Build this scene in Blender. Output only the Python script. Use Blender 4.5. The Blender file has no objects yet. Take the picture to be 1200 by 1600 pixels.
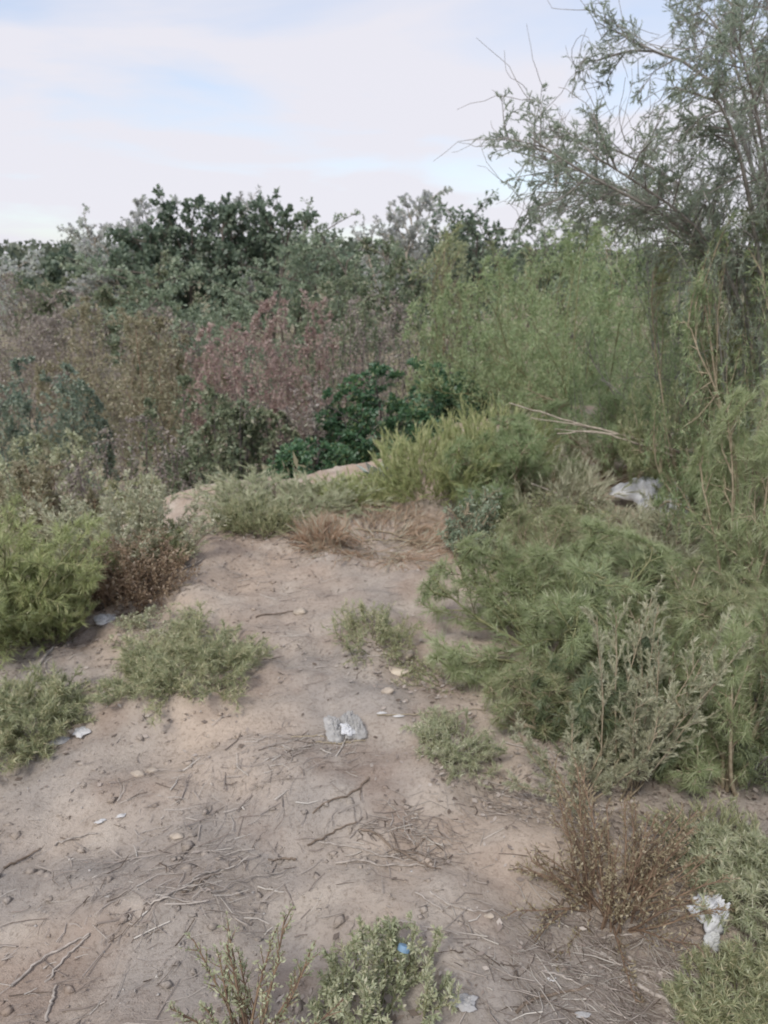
import bpy, math
import numpy as np
from mathutils import Vector

scene = bpy.context.scene
COL = scene.collection

# ------------------------------------------------------------------ camera, sky, sun, exposure
EYE = 1.60
PITCH = math.radians(17.6)
FPX = 1164.0                                  # focal length in pixels of the 1200 x 1600 photograph
cam_data = bpy.data.cameras.new('camera')
cam = bpy.data.objects.new('camera', cam_data)
COL.objects.link(cam)
cam.location = (0, 0, EYE)
cam.rotation_euler = (math.pi / 2 - PITCH, 0, 0)
cam_data.sensor_fit = 'VERTICAL'
cam_data.sensor_height = 36.0
cam_data.lens = 36.0 * FPX / 1600.0
cam_data.clip_start = 0.05
cam_data.clip_end = 3000
scene.camera = cam
cam_data.dof.use_dof = True                    # the picture is a little out of focus everywhere, as the photograph is
cam_data.dof.focus_distance = 0.9
cam_data.dof.aperture_fstop = 9.5

SUN_EL, SUN_AZ = math.radians(48), math.radians(205)      # azimuth from +Y, clockwise; high, behind the camera
world = bpy.data.worlds.new('World')
scene.world = world
world.use_nodes = True
nt = world.node_tree
nt.nodes.clear()
def N(tree, kind, **kw):
    n = tree.nodes.new(kind)
    for k, v in kw.items():
        setattr(n, k, v)
    return n
def L(tree, a, b):
    tree.links.new(a, b)
w_out = N(nt, 'ShaderNodeOutputWorld')
w_bg = N(nt, 'ShaderNodeBackground')
w_bg.inputs['Strength'].default_value = 0.12
L(nt, w_bg.outputs[0], w_out.inputs[0])
w_sky = N(nt, 'ShaderNodeTexSky', sky_type='NISHITA')
w_sky.sun_disc = False
w_sky.sun_elevation = SUN_EL
w_sky.sun_rotation = SUN_AZ
w_sky.dust_density = 1.2
w_tc = N(nt, 'ShaderNodeTexCoord')
w_sep = N(nt, 'ShaderNodeSeparateXYZ')
L(nt, w_tc.outputs['Generated'], w_sep.inputs[0])
w_z = N(nt, 'ShaderNodeMath', operation='MAXIMUM'); w_z.inputs[1].default_value = 0.0
L(nt, w_sep.outputs[2], w_z.inputs[0])
w_za = N(nt, 'ShaderNodeMath', operation='ADD'); w_za.inputs[1].default_value = 0.12
L(nt, w_z.outputs[0], w_za.inputs[0])
w_dx = N(nt, 'ShaderNodeMath', operation='DIVIDE'); L(nt, w_sep.outputs[0], w_dx.inputs[0]); L(nt, w_za.outputs[0], w_dx.inputs[1])
w_dy = N(nt, 'ShaderNodeMath', operation='DIVIDE'); L(nt, w_sep.outputs[1], w_dy.inputs[0]); L(nt, w_za.outputs[0], w_dy.inputs[1])
w_cmb = N(nt, 'ShaderNodeCombineXYZ'); L(nt, w_dx.outputs[0], w_cmb.inputs[0]); L(nt, w_dy.outputs[0], w_cmb.inputs[1])
w_map = N(nt, 'ShaderNodeMapping'); w_map.inputs['Location'].default_value = (3.5, 1.7, 0.4); w_map.inputs['Scale'].default_value = (0.8, 1.0, 1.0)
L(nt, w_cmb.outputs[0], w_map.inputs[0])
w_n = N(nt, 'ShaderNodeTexNoise'); w_n.inputs['Scale'].default_value = 1.1; w_n.inputs['Detail'].default_value = 5; w_n.inputs['Roughness'].default_value = 0.5; w_n.inputs['Distortion'].default_value = 0.35
L(nt, w_map.outputs[0], w_n.inputs[0])
w_r = N(nt, 'ShaderNodeValToRGB')
w_r.color_ramp.elements[0].position = 0.30; w_r.color_ramp.elements[0].color = (0.25, 0.25, 0.25, 1)
w_r.color_ramp.elements[1].position = 0.58; w_r.color_ramp.elements[1].color = (0.97, 0.97, 0.97, 1)
L(nt, w_n.outputs[0], w_r.inputs[0])
w_mix = N(nt, 'ShaderNodeMixRGB')
w_hz = N(nt, 'ShaderNodeMapRange'); w_hz.inputs['From Min'].default_value = 0.02; w_hz.inputs['From Max'].default_value = 0.30
w_hz.inputs['To Min'].default_value = 0.32; w_hz.inputs['To Max'].default_value = 0.0
L(nt, w_sep.outputs[2], w_hz.inputs['Value'])
w_max = N(nt, 'ShaderNodeMath', operation='ADD', use_clamp=True)
L(nt, w_r.outputs[0], w_max.inputs[0]); L(nt, w_hz.outputs[0], w_max.inputs[1])
w_lim = N(nt, 'ShaderNodeMath', operation='MINIMUM'); w_lim.inputs[1].default_value = 0.97
L(nt, w_max.outputs[0], w_lim.inputs[0])
L(nt, w_lim.outputs[0], w_mix.inputs[0])
L(nt, w_sky.outputs[0], w_mix.inputs[1])
w_mix.inputs[2].default_value = (4.12, 4.06, 4.40, 1)          # thin bright cloud, same everywhere
L(nt, w_mix.outputs[0], w_bg.inputs['Color'])

sun_data = bpy.data.lights.new('sun', 'SUN')
sun_data.energy = 1.5
sun_data.angle = math.radians(14)
sun_data.color = (1.0, 0.96, 0.90)
sun = bpy.data.objects.new('sun', sun_data)
COL.objects.link(sun)
sd = Vector((math.sin(SUN_AZ) * math.cos(SUN_EL), math.cos(SUN_AZ) * math.cos(SUN_EL), math.sin(SUN_EL)))
sun.rotation_euler = sd.to_track_quat('Z', 'Y').to_euler()
sun.location = (0, 0, 30)

scene.view_settings.view_transform = 'Standard'
scene.view_settings.look = 'None'
scene.view_settings.gamma = 1.0
scene.view_settings.exposure = 0.76
scene.render.engine = 'CYCLES'
scene.cycles.max_bounces = 4
scene.cycles.diffuse_bounces = 2
scene.cycles.transmission_bounces = 3
scene.cycles.transparent_max_bounces = 4
scene.cycles.debug_use_spatial_splits = False

# ------------------------------------------------------------------ noise and terrain
_T = np.random.default_rng(5).random((256, 256))
def vnoise(x, y, seed=0):
    x = np.asarray(x, float) + seed * 17.31; y = np.asarray(y, float) + seed * 9.77
    xi = np.floor(x).astype(int); yi = np.floor(y).astype(int)
    fx = x - xi; fy = y - yi
    fx = fx * fx * (3 - 2 * fx); fy = fy * fy * (3 - 2 * fy)
    a = _T[xi & 255, yi & 255]; b = _T[(xi + 1) & 255, yi & 255]
    c = _T[xi & 255, (yi + 1) & 255]; d = _T[(xi + 1) & 255, (yi + 1) & 255]
    return (a * (1 - fx) + b * fx) * (1 - fy) + (c * (1 - fx) + d * fx) * fy - 0.5
def sstep(a, b, x):
    t = np.clip((x - a) / (b - a), 0, 1)
    return t * t * (3 - 2 * t)
# rim of the dirt mound, walked away from the camera: the mound lies to its right
RIM = np.array([(-2.6, -60), (-1.7, -6), (-1.38, 0), (-1.30, 1.6), (-1.42, 2.4), (-1.66, 3.4), (-1.58, 4.5), (-1.25, 5.25),
                (-0.25, 6.1), (0.6, 7.2), (1.5, 8.5), (4, 10.2), (12, 13), (60, 22), (500, 60)], float)
def rim_dist(x, y):                                           # positive outside the mound
    x = np.asarray(x, float); y = np.asarray(y, float)
    best = np.full(x.shape, 1e9); sign = np.ones(x.shape)
    for (ax, ay), (bx, by) in zip(RIM[:-1], RIM[1:]):
        dx, dy = bx - ax, by - ay
        t = np.clip(((x - ax) * dx + (y - ay) * dy) / (dx * dx + dy * dy), 0, 1)
        ex, ey = x - ax - t * dx, y - ay - t * dy
        d = np.hypot(ex, ey)
        s = np.where(dx * (y - ay) - dy * (x - ax) > 0, 1.0, -1.0)
        m = d < best - 1e-9
        best = np.where(m, d, best); sign = np.where(m, s, sign)
    return best * sign
def height(x, y):
    x = np.asarray(x, float); y = np.asarray(y, float)
    s = rim_dist(x, y) + 0.25 * vnoise(x * 1.3, y * 1.3, 3)
    z = -2.3 * sstep(-0.15, 4.2, s) - 0.05 * sstep(-0.9, 0.2, s)
    z = z + 0.16 * vnoise(x * 0.55, y * 0.55, 1) + 0.07 * vnoise(x * 1.7, y * 1.7, 2)
    z = z + 0.13 * np.exp(-(((x + 1.25) / 0.45) ** 2 + ((y - 5.05) / 0.3) ** 2))       # small hump on the rim
    near = 1 - sstep(14, 40, np.hypot(x, y))
    z = z + near * (0.075 * vnoise(x * 4.3, y * 4.3, 4) + 0.045 * np.abs(vnoise(x * 9.1, y * 9.1, 5)) + 0.020 * vnoise(x * 19, y * 19, 6))
    z = z + near * 0.055 * np.abs(vnoise(x * 2.6 + 0.6 * y, y * 3.4, 11)) - 0.012 * near
    led = 4.35 + 0.35 * np.sin(x * 1.7 + 0.4) + 0.8 * vnoise(x * 1.5, y * 0.6, 12)           # low broken ledges across the rise
    z = z + near * (0.075 * sstep(led - 0.12, led + 0.10, y) + 0.05 * sstep(led - 1.05, led - 0.88, y + 0.25 * x) - 0.03)
    z = z + near * 0.020 * np.maximum(0, vnoise(x * 26, y * 26, 7) - 0.12) + near * 0.009 * vnoise(x * 47, y * 47, 8)
    far = sstep(50, 230, np.hypot(x, y))
    z = z + far * (7.5 + 9 * vnoise(x * 0.011 + 0.4, y * 0.011, 9)) * sstep(-1, 0.3, y / (np.abs(x) + 60))
    return z
H0 = float(height(0, 0))
def hz(x, y):
    return float(height(np.array([x]), np.array([y]))[0]) - H0

CP, SP = math.cos(PITCH), math.sin(PITCH)
def ray(px, py):
    u = (px - 600) / FPX; v = (800 - py) / FPX
    return np.array((u, CP + v * SP, -SP + v * CP))
def at(px, py, Y):                                            # point seen at (px, py), Y metres ahead
    d = ray(px, py); t = Y / d[1]
    return np.array((0, 0, EYE)) + d * t
def ground(px, py):                                           # where that line of sight meets the ground
    d = ray(px, py)
    t = np.concatenate([np.linspace(0.8, 12, 900), np.linspace(12, 80, 500)])
    p = np.array((0, 0, EYE)) + d[None, :] * t[:, None]
    below = p[:, 2] < height(p[:, 0], p[:, 1]) - H0
    i = int(np.argmax(below)) if below.any() else len(t) - 1
    q = p[i]
    return np.array((q[0], q[1], hz(q[0], q[1])))

# ------------------------------------------------------------------ mesh helpers
def make_mesh(name, verts, faces_list, mat, smooth=False, tint=None):
    """faces_list: integer arrays (n, k), each of one face size"""
    me = bpy.data.meshes.new(name)
    me.vertices.add(len(verts))
    me.vertices.foreach_set('co', np.asarray(verts, np.float32).ravel())
    loops = np.concatenate([f.ravel() for f in faces_list]).astype(np.int32)
    tot = np.concatenate([np.full(len(f), f.shape[1], np.int32) for f in faces_list])
    start = np.concatenate([[0], np.cumsum(tot)[:-1]]).astype(np.int32)
    me.loops.add(len(loops))
    me.loops.foreach_set('vertex_index', loops)
    me.polygons.add(len(tot))
    me.polygons.foreach_set('loop_start', start)
    if smooth:
        me.polygons.foreach_set('use_smooth', np.ones(len(tot), bool))
    if tint is not None:
        a = me.attributes.new('tint', 'FLOAT', 'POINT')
        a.data.foreach_set('value', np.asarray(tint, np.float32))
    me.update(calc_edges=True)
    me.materials.append(mat)
    return me
def obj(name, me, parent=None):
    o = bpy.data.objects.new(name, me)
    COL.objects.link(o)
    if parent is not None:
        o.parent = parent
    return o
def tag(o, label, cat, group=None):
    o['label'] = label; o['category'] = cat
    if group:
        o['group'] = group
    return o
def empty(name, loc):
    o = bpy.data.objects.new(name, None)
    o.empty_display_size = 0.1
    o.location = tuple(float(c) for c in loc)
    COL.objects.link(o)
    return o
def unit(v):
    return v / np.maximum(np.linalg.norm(v, axis=-1, keepdims=True), 1e-9)
def tubes(P, r0, r1, sides=3):
    """P (n, s, 3) polylines; radius runs from r0 to r1 -> verts, quads"""
    n, s, _ = P.shape
    T = unit(np.gradient(P, axis=1))
    ref = np.where(np.abs(T[..., 2:3]) > 0.9, np.array([1.0, 0, 0]), np.array([0, 0, 1.0]))
    A = unit(np.cross(T, ref)); B = np.cross(T, A)
    t = np.linspace(0, 1, s)[None, :]
    r = np.broadcast_to(np.asarray(r0, float).reshape(-1, 1) * (1 - t) + np.asarray(r1, float).reshape(-1, 1) * t, (n, s))
    ang = np.arange(sides) * 2 * np.pi / sides
    V = P[:, :, None, :] + r[:, :, None, None] * (np.cos(ang)[None, None, :, None] * A[:, :, None, :] + np.sin(ang)[None, None, :, None] * B[:, :, None, :])
    idx = np.arange(n * s * sides).reshape(n, s, sides)
    a = idx[:, :-1, :]; b = idx[:, 1:, :]
    F = np.stack([a, np.roll(a, -1, 2), np.roll(b, -1, 2), b], -1).reshape(-1, 4)
    return V.reshape(-1, 3), F
def merge(parts):
    V, F, o = [], {}, 0
    for v, f in parts:
        V.append(v); F.setdefault(f.shape[1], []).append(f + o); o += len(v)
    return np.concatenate(V), [np.concatenate(f) for f in F.values()]

# ------------------------------------------------------------------ materials
def new_mat(name):
    m = bpy.data.materials.new(name); m.use_nodes = True
    t = m.node_tree; t.nodes.clear()
    return m, t, N(t, 'ShaderNodeOutputMaterial')
def leaf_mat(name, cols, trans=0.42, gloss=0.06):
    m, t, out = new_mat(name)
    at_ = N(t, 'ShaderNodeAttribute', attribute_name='tint')
    r = N(t, 'ShaderNodeValToRGB')
    el = r.color_ramp.elements
    while len(el) < len(cols):
        el.new(0.5)
    for i, c in enumerate(cols):
        el[i].position = i / (len(cols) - 1); el[i].color = (*[min(0.62, q * 1.38) for q in c], 1)
    L(t, at_.outputs['Fac'], r.inputs[0])
    d = N(t, 'ShaderNodeBsdfDiffuse'); tr = N(t, 'ShaderNodeBsdfTranslucent'); g = N(t, 'ShaderNodeBsdfGlossy')
    g.inputs['Roughness'].default_value = 0.55
    g.inputs['Color'].default_value = (0.8, 0.8, 0.8, 1)
    L(t, r.outputs[0], d.inputs['Color']); L(t, r.outputs[0], tr.inputs['Color'])
    m1 = N(t, 'ShaderNodeMixShader'); m1.inputs[0].default_value = trans
    L(t, d.outputs[0], m1.inputs[1]); L(t, tr.outputs[0], m1.inputs[2])
    m2 = N(t, 'ShaderNodeMixShader'); m2.inputs[0].default_value = gloss
    L(t, m1.outputs[0], m2.inputs[1]); L(t, g.outputs[0], m2.inputs[2])
    L(t, m2.outputs[0], out.inputs[0])
    return m
def rough_mat(name, c1, c2, scale=30.0, rough=0.9, bump=0.3, detail=5):
    m, t, out = new_mat(name)
    b = N(t, 'ShaderNodeBsdfPrincipled'); b.inputs['Roughness'].default_value = rough
    b.inputs['Specular IOR Level'].default_value = 0.2
    tc = N(t, 'ShaderNodeTexCoord')
    n = N(t, 'ShaderNodeTexNoise'); n.inputs['Scale'].default_value = scale; n.inputs['Detail'].default_value = detail
    L(t, tc.outputs['Object'], n.inputs[0])
    r = N(t, 'ShaderNodeValToRGB')
    r.color_ramp.elements[0].position = 0.35; r.color_ramp.elements[0].color = (*c1, 1)
    r.color_ramp.elements[1].position = 0.65; r.color_ramp.elements[1].color = (*c2, 1)
    L(t, n.outputs[0], r.inputs[0]); L(t, r.outputs[0], b.inputs['Base Color'])
    bp = N(t, 'ShaderNodeBump'); bp.inputs['Strength'].default_value = bump; bp.inputs['Distance'].default_value = 0.01
    L(t, n.outputs[0], bp.inputs['Height']); L(t, bp.outputs[0], b.inputs['Normal'])
    L(t, b.outputs[0], out.inputs[0])
    return m
M = {}
# dirt: grey dust, tan crust and browner earth in drifting patches
def dirt_material():
    m, t, out = new_mat('dirt')
    b = N(t, 'ShaderNodeBsdfPrincipled'); b.inputs['Roughness'].default_value = 0.95
    b.inputs['Specular IOR Level'].default_value = 0.12
    tc = N(t, 'ShaderNodeTexCoord')
    def noise(scale, detail, off, rough=0.55, stretch=(1, 1, 1)):
        mp = N(t, 'ShaderNodeMapping'); mp.inputs['Location'].default_value = (off, off * 0.7, 0)
        mp.inputs['Scale'].default_value = stretch
        L(t, tc.outputs['Object'], mp.inputs[0])
        n = N(t, 'ShaderNodeTexNoise'); n.inputs['Scale'].default_value = scale; n.inputs['Detail'].default_value = detail; n.inputs['Roughness'].default_value = rough
        L(t, mp.outputs[0], n.inputs[0])
        return n.outputs[0]
    def ramp(src, p0, c0, p1, c1):
        r = N(t, 'ShaderNodeValToRGB'); e = r.color_ramp.elements
        e[0].position = p0; e[0].color = (*c0, 1); e[1].position = p1; e[1].color = (*c1, 1)
        L(t, src, r.inputs[0]); return r.outputs[0]
    def mix(fac, a, c, mode='MIX'):
        x = N(t, 'ShaderNodeMixRGB', blend_type=mode)
        if isinstance(fac, float): x.inputs[0].default_value = fac
        else: L(t, fac, x.inputs[0])
        L(t, a, x.inputs[1]); L(t, c, x.inputs[2]); return x.outputs[0]
    W, K = (1, 1, 1), (0, 0, 0)
    base = ramp(noise(0.9, 4, 1.0), 0.42, (0.405, 0.358, 0.315), 0.60, (0.55, 0.450, 0.362))
    sepx = N(t, 'ShaderNodeSeparateXYZ'); L(t, tc.outputs['Object'], sepx.inputs[0])
    # redder, drier earth on the rise towards the rim
    mr = N(t, 'ShaderNodeMapRange'); mr.inputs['From Min'].default_value = 2.6; mr.inputs['From Max'].default_value = 4.6
    L(t, sepx.outputs[1], mr.inputs['Value'])
    rim = N(t, 'ShaderNodeMath', operation='MULTIPLY'); L(t, mr.outputs[0], rim.inputs[0]); L(t, ramp(noise(1.5, 4, 7.0), 0.38, (0.1,)*3, 0.55, (1.0,)*3), rim.inputs[1])
    redc = N(t, 'ShaderNodeRGB'); redc.outputs[0].default_value = (0.475, 0.370, 0.290, 1)
    base = mix(rim.outputs[0], base, redc.outputs[0])
    brown = N(t, 'ShaderNodeRGB'); brown.outputs[0].default_value = (0.37, 0.285, 0.228, 1)
    base = mix(ramp(noise(2.3, 6, 4.0), 0.51, K, 0.66, (0.8,)*3), base, brown.outputs[0])
    pale = N(t, 'ShaderNodeRGB'); pale.outputs[0].default_value = (0.56, 0.49, 0.415, 1)
    base = mix(ramp(noise(3.1, 6, 9.0), 0.54, K, 0.66, (0.7,)*3), base, pale.outputs[0])
    # crumbs: small dark and pale specks
    base = mix(0.85, base, ramp(noise(70, 5, 2.0, 0.78), 0.36, (0.66, 0.64, 0.62), 0.50, W), 'MULTIPLY')
    base = mix(ramp(noise(85, 3, 5.0, 0.7), 0.62, K, 0.70, (0.5,)*3), base, pale.outputs[0])
    base = mix(0.5, base, ramp(noise(14, 5, 6.0, 0.65), 0.33, (0.76, 0.75, 0.74), 0.55, W), 'MULTIPLY')
    # far ground grows a dull green cover
    geo = N(t, 'ShaderNodeMapRange'); geo.inputs['From Min'].default_value = 9.0; geo.inputs['From Max'].default_value = 16.0
    L(t, sepx.outputs[1], geo.inputs['Value'])
    cover = N(t, 'ShaderNodeMath', operation='MULTIPLY'); L(t, geo.outputs[0], cover.inputs[0]); L(t, ramp(noise(0.35, 6, 3.0), 0.30, (0.4,)*3, 0.6, (0.95,)*3), cover.inputs[1])
    grn = ramp(noise(1.2, 6, 8.0), 0.35, (0.10, 0.115, 0.06), 0.65, (0.19, 0.175, 0.11))
    base = mix(cover.outputs[0], base, grn)
    L(t, base, b.inputs['Base Color'])
    bp = N(t, 'ShaderNodeBump'); bp.inputs['Strength'].default_value = 0.65; bp.inputs['Distance'].default_value = 0.014
    ad = N(t, 'ShaderNodeMath', operation='ADD'); L(t, noise(38, 6, 1.5, 0.68), ad.inputs[0]); L(t, noise(170, 5, 2.5, 0.75), ad.inputs[1])
    L(t, ad.outputs[0], bp.inputs['Height']); L(t, bp.outputs[0], b.inputs['Normal'])
    L(t, b.outputs[0], out.inputs[0])
    return m
M['dirt'] = dirt_material()
M['clod'] = rough_mat('clod', (0.29, 0.235, 0.19), (0.43, 0.36, 0.29), 60, bump=0.8)
M['pebble'] = rough_mat('pebble', (0.36, 0.33, 0.30), (0.55, 0.52, 0.48), 40)
M['stone'] = rough_mat('stone', (0.33, 0.28, 0.23), (0.50, 0.43, 0.35), 30, bump=0.6)
M['card'] = rough_mat('card', (0.50, 0.42, 0.33), (0.66, 0.58, 0.47), 18, bump=0.15)
M['litter'] = leaf_mat('litter', [(0.092, 0.071, 0.055), (0.221, 0.185, 0.16), (0.313, 0.275, 0.24), (0.46, 0.418, 0.37)], trans=0.0, gloss=0.02)
M['bark'] = rough_mat('bark', (0.10, 0.085, 0.07), (0.22, 0.19, 0.16), 35)
M['bark_pale'] = rough_mat('bark_pale', (0.30, 0.26, 0.21), (0.48, 0.42, 0.35), 40)
M['twig_tan'] = rough_mat('twig_tan', (0.27, 0.22, 0.15), (0.42, 0.36, 0.26), 40)
M['twig_green'] = rough_mat('twig_green', (0.16, 0.17, 0.08), (0.26, 0.25, 0.14), 40)
M['twig_purple'] = rough_mat('twig_purple', (0.115, 0.085, 0.085), (0.22, 0.175, 0.17), 30)
M['twig_brown'] = rough_mat('twig_brown', (0.17, 0.115, 0.08), (0.29, 0.205, 0.14), 40)
M['twig_dark'] = rough_mat('twig_dark', (0.06, 0.055, 0.055), (0.12, 0.105, 0.10), 30)
M['stick_grey'] = rough_mat('stick_grey', (0.27, 0.235, 0.205), (0.46, 0.41, 0.36), 60)
M['stick_brown'] = rough_mat('stick_brown', (0.13, 0.10, 0.075), (0.25, 0.195, 0.15), 60)
# foliage
M['tam_green'] = leaf_mat('tam_green', [(0.109, 0.156, 0.073), (0.184, 0.243, 0.116), (0.248, 0.312, 0.155), (0.345, 0.362, 0.21)])
M['tam_bright'] = leaf_mat('tam_bright', [(0.151, 0.194, 0.094), (0.239, 0.287, 0.142), (0.32, 0.359, 0.195), (0.395, 0.388, 0.27)])
M['tam_olive'] = leaf_mat('tam_olive', [(0.11, 0.139, 0.065), (0.196, 0.227, 0.111), (0.277, 0.296, 0.158), (0.393, 0.365, 0.221)])
M['tam_dark'] = leaf_mat('tam_dark', [(0.055, 0.081, 0.042), (0.103, 0.138, 0.069), (0.158, 0.19, 0.099), (0.235, 0.249, 0.135)])
M['tam_grey'] = leaf_mat('tam_grey', [(0.145, 0.185, 0.135), (0.225, 0.27, 0.203), (0.304, 0.355, 0.27), (0.392, 0.426, 0.324)], trans=0.6)
M['twig_grey'] = rough_mat('twig_grey', (0.20, 0.185, 0.165), (0.32, 0.30, 0.27), 30)
M['tam_pink'] = leaf_mat('tam_pink', [(0.184, 0.121, 0.111), (0.287, 0.2, 0.179), (0.355, 0.266, 0.234), (0.275, 0.29, 0.197)])
M['dry_brown'] = leaf_mat('dry_brown', [(0.11, 0.072, 0.046), (0.198, 0.138, 0.088), (0.286, 0.209, 0.138), (0.363, 0.297, 0.209)])
M['dry_olive'] = leaf_mat('dry_olive', [(0.156, 0.114, 0.072), (0.24, 0.192, 0.12), (0.312, 0.27, 0.168), (0.396, 0.348, 0.24)])
M['dry_grey'] = leaf_mat('dry_grey', [(0.13, 0.111, 0.098), (0.221, 0.189, 0.169), (0.299, 0.26, 0.221), (0.26, 0.26, 0.169)])
M['dry_reed'] = leaf_mat('dry_reed', [(0.254, 0.159, 0.105), (0.352, 0.241, 0.166), (0.441, 0.329, 0.237), (0.529, 0.439, 0.342)])
M['weed'] = leaf_mat('weed', [(0.154, 0.179, 0.094), (0.242, 0.263, 0.144), (0.322, 0.334, 0.195), (0.434, 0.395, 0.251)])
M['weed_bright'] = leaf_mat('weed_bright', [(0.179, 0.213, 0.089), (0.263, 0.302, 0.131), (0.336, 0.37, 0.173), (0.437, 0.414, 0.231)])
M['weed_pale'] = leaf_mat('weed_pale', [(0.20, 0.225, 0.13), (0.29, 0.315, 0.19), (0.37, 0.385, 0.25), (0.44, 0.42, 0.30)])
M['sage'] = leaf_mat('sage', [(0.22, 0.235, 0.15), (0.31, 0.32, 0.215), (0.39, 0.39, 0.275), (0.45, 0.43, 0.32)])
M['silver'] = leaf_mat('silver', [(0.34, 0.40, 0.34), (0.42, 0.48, 0.41), (0.50, 0.55, 0.47)], gloss=0.1)
M['leaf_teal'] = leaf_mat('leaf_teal', [(0.025, 0.073, 0.034), (0.051, 0.124, 0.059), (0.086, 0.175, 0.08), (0.17, 0.205, 0.082)], gloss=0.08)
M['leaf_blue'] = leaf_mat('leaf_blue', [(0.078, 0.12, 0.091), (0.14, 0.19, 0.143), (0.218, 0.259, 0.189), (0.296, 0.309, 0.221)])
M['leaf_olive'] = leaf_mat('leaf_olive', [(0.13, 0.124, 0.072), (0.208, 0.195, 0.117), (0.273, 0.254, 0.163), (0.338, 0.286, 0.208)])
M['leaf_greygreen'] = leaf_mat('leaf_greygreen', [(0.113, 0.151, 0.101), (0.181, 0.23, 0.155), (0.249, 0.301, 0.201), (0.316, 0.344, 0.241)])
M['leaf_mid'] = leaf_mat('leaf_mid', [(0.072, 0.103, 0.061), (0.129, 0.164, 0.096), (0.2, 0.226, 0.137), (0.272, 0.259, 0.177)])
M['leaf_tree'] = leaf_mat('leaf_tree', [(0.057, 0.087, 0.06), (0.099, 0.137, 0.094), (0.152, 0.196, 0.137), (0.216, 0.255, 0.176)])
M['leaf_silver_ghost'] = leaf_mat('leaf_silver_ghost', [(0.353, 0.462, 0.323), (0.431, 0.55, 0.399), (0.49, 0.605, 0.446), (0.539, 0.66, 0.494)], trans=0.6)  # pale exposure ghosting of the treetops, put into the leaf colour
M['far_wood'] = leaf_mat('far_wood', [(0.045, 0.062, 0.040), (0.075, 0.095, 0.062), (0.115, 0.135, 0.09), (0.16, 0.165, 0.12)])

# ------------------------------------------------------------------ the ground: one sheet out to the horizon
def axis(lo, hi, step, far_lo, far_hi, n):
    core = np.arange(lo, hi, step)
    up = hi + (far_hi - hi) * (np.geomspace(1, 4000, n) - 1) / 3999
    dn = lo - (lo - far_lo) * (np.geomspace(1, 4000, n) - 1) / 3999
    return np.concatenate([dn[::-1][:-1], core, up])
gx = axis(-2.2, 2.3, 0.035, -900, 900, 95)
gy = axis(0.9, 7.2, 0.034, -120, 1500, 95)
X, Y = np.meshgrid(gx, gy, indexing='ij')
Z = height(X, Y) - H0
idx = np.arange(X.size).reshape(X.shape)
F = np.stack([idx[:-1, :-1], idx[1:, :-1], idx[1:, 1:], idx[:-1, 1:]], -1).reshape(-1, 4)
g = obj('ground', make_mesh('ground', np.stack([X, Y, Z], -1).reshape(-1, 3), [F], M['dirt'], smooth=True))
g['kind'] = 'structure'

# ------------------------------------------------------------------ plants
def polyline_dirs(starts, dirs, lens, nseg, wob, grav, rng):
    P = [starts]; d = dirs.copy()
    for i in range(nseg):
        d = d + rng.normal(0, wob, d.shape); d[:, 2] += grav
        d = unit(d)
        P.append(P[-1] + d * (lens / nseg)[:, None])
    return np.stack(P, 1)
def sample(P, k, lo, hi, rng):
    n, s, _ = P.shape
    t = (np.arange(k)[None, :] + rng.random((n, k))) / k * (hi - lo) + lo
    ts = np.clip(t, 0, 0.9999) * (s - 1)
    i = ts.astype(int); f = (ts - i)[..., None]
    r = np.arange(n)[:, None]
    a, b = P[r, i], P[r, i + 1]
    return (a * (1 - f) + b * f).reshape(-1, 3), unit(b - a).reshape(-1, 3), t.reshape(-1), np.repeat(np.arange(n), k)
def side_dirs(tan, lo, hi, rng):
    a = np.radians(rng.uniform(lo, hi, len(tan)))[:, None]
    p = unit(np.cross(tan, unit(rng.normal(0, 1, tan.shape))))
    return unit(np.cos(a) * tan + np.sin(a) * p)
def leaf_faces(p, d, ln, wd, shape, rng):
    n = len(p)
    s = unit(np.cross(d, unit(rng.normal(0, 1, d.shape) + np.array([0, 0, 0.6]))))
    ln = (ln * rng.uniform(0.6, 1.35, n))[:, None]; wd = (wd * rng.uniform(0.7, 1.3, n))[:, None]
    if shape == 'needle':
        V = np.stack([p - s * wd * 0.5, p + s * wd * 0.5, p + d * ln], 1)
        return V.reshape(-1, 3), np.arange(n * 3).reshape(n, 3), 3
    up = np.cross(s, d)
    V = np.stack([p, p + d * ln * 0.45 + s * wd * 0.5 + up * wd * 0.12, p + d * ln - up * ln * 0.10, p + d * ln * 0.45 - s * wd * 0.5 + up * wd * 0.12], 1)
    return V.reshape(-1, 3), np.arange(n * 4).reshape(n, 4), 4

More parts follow.
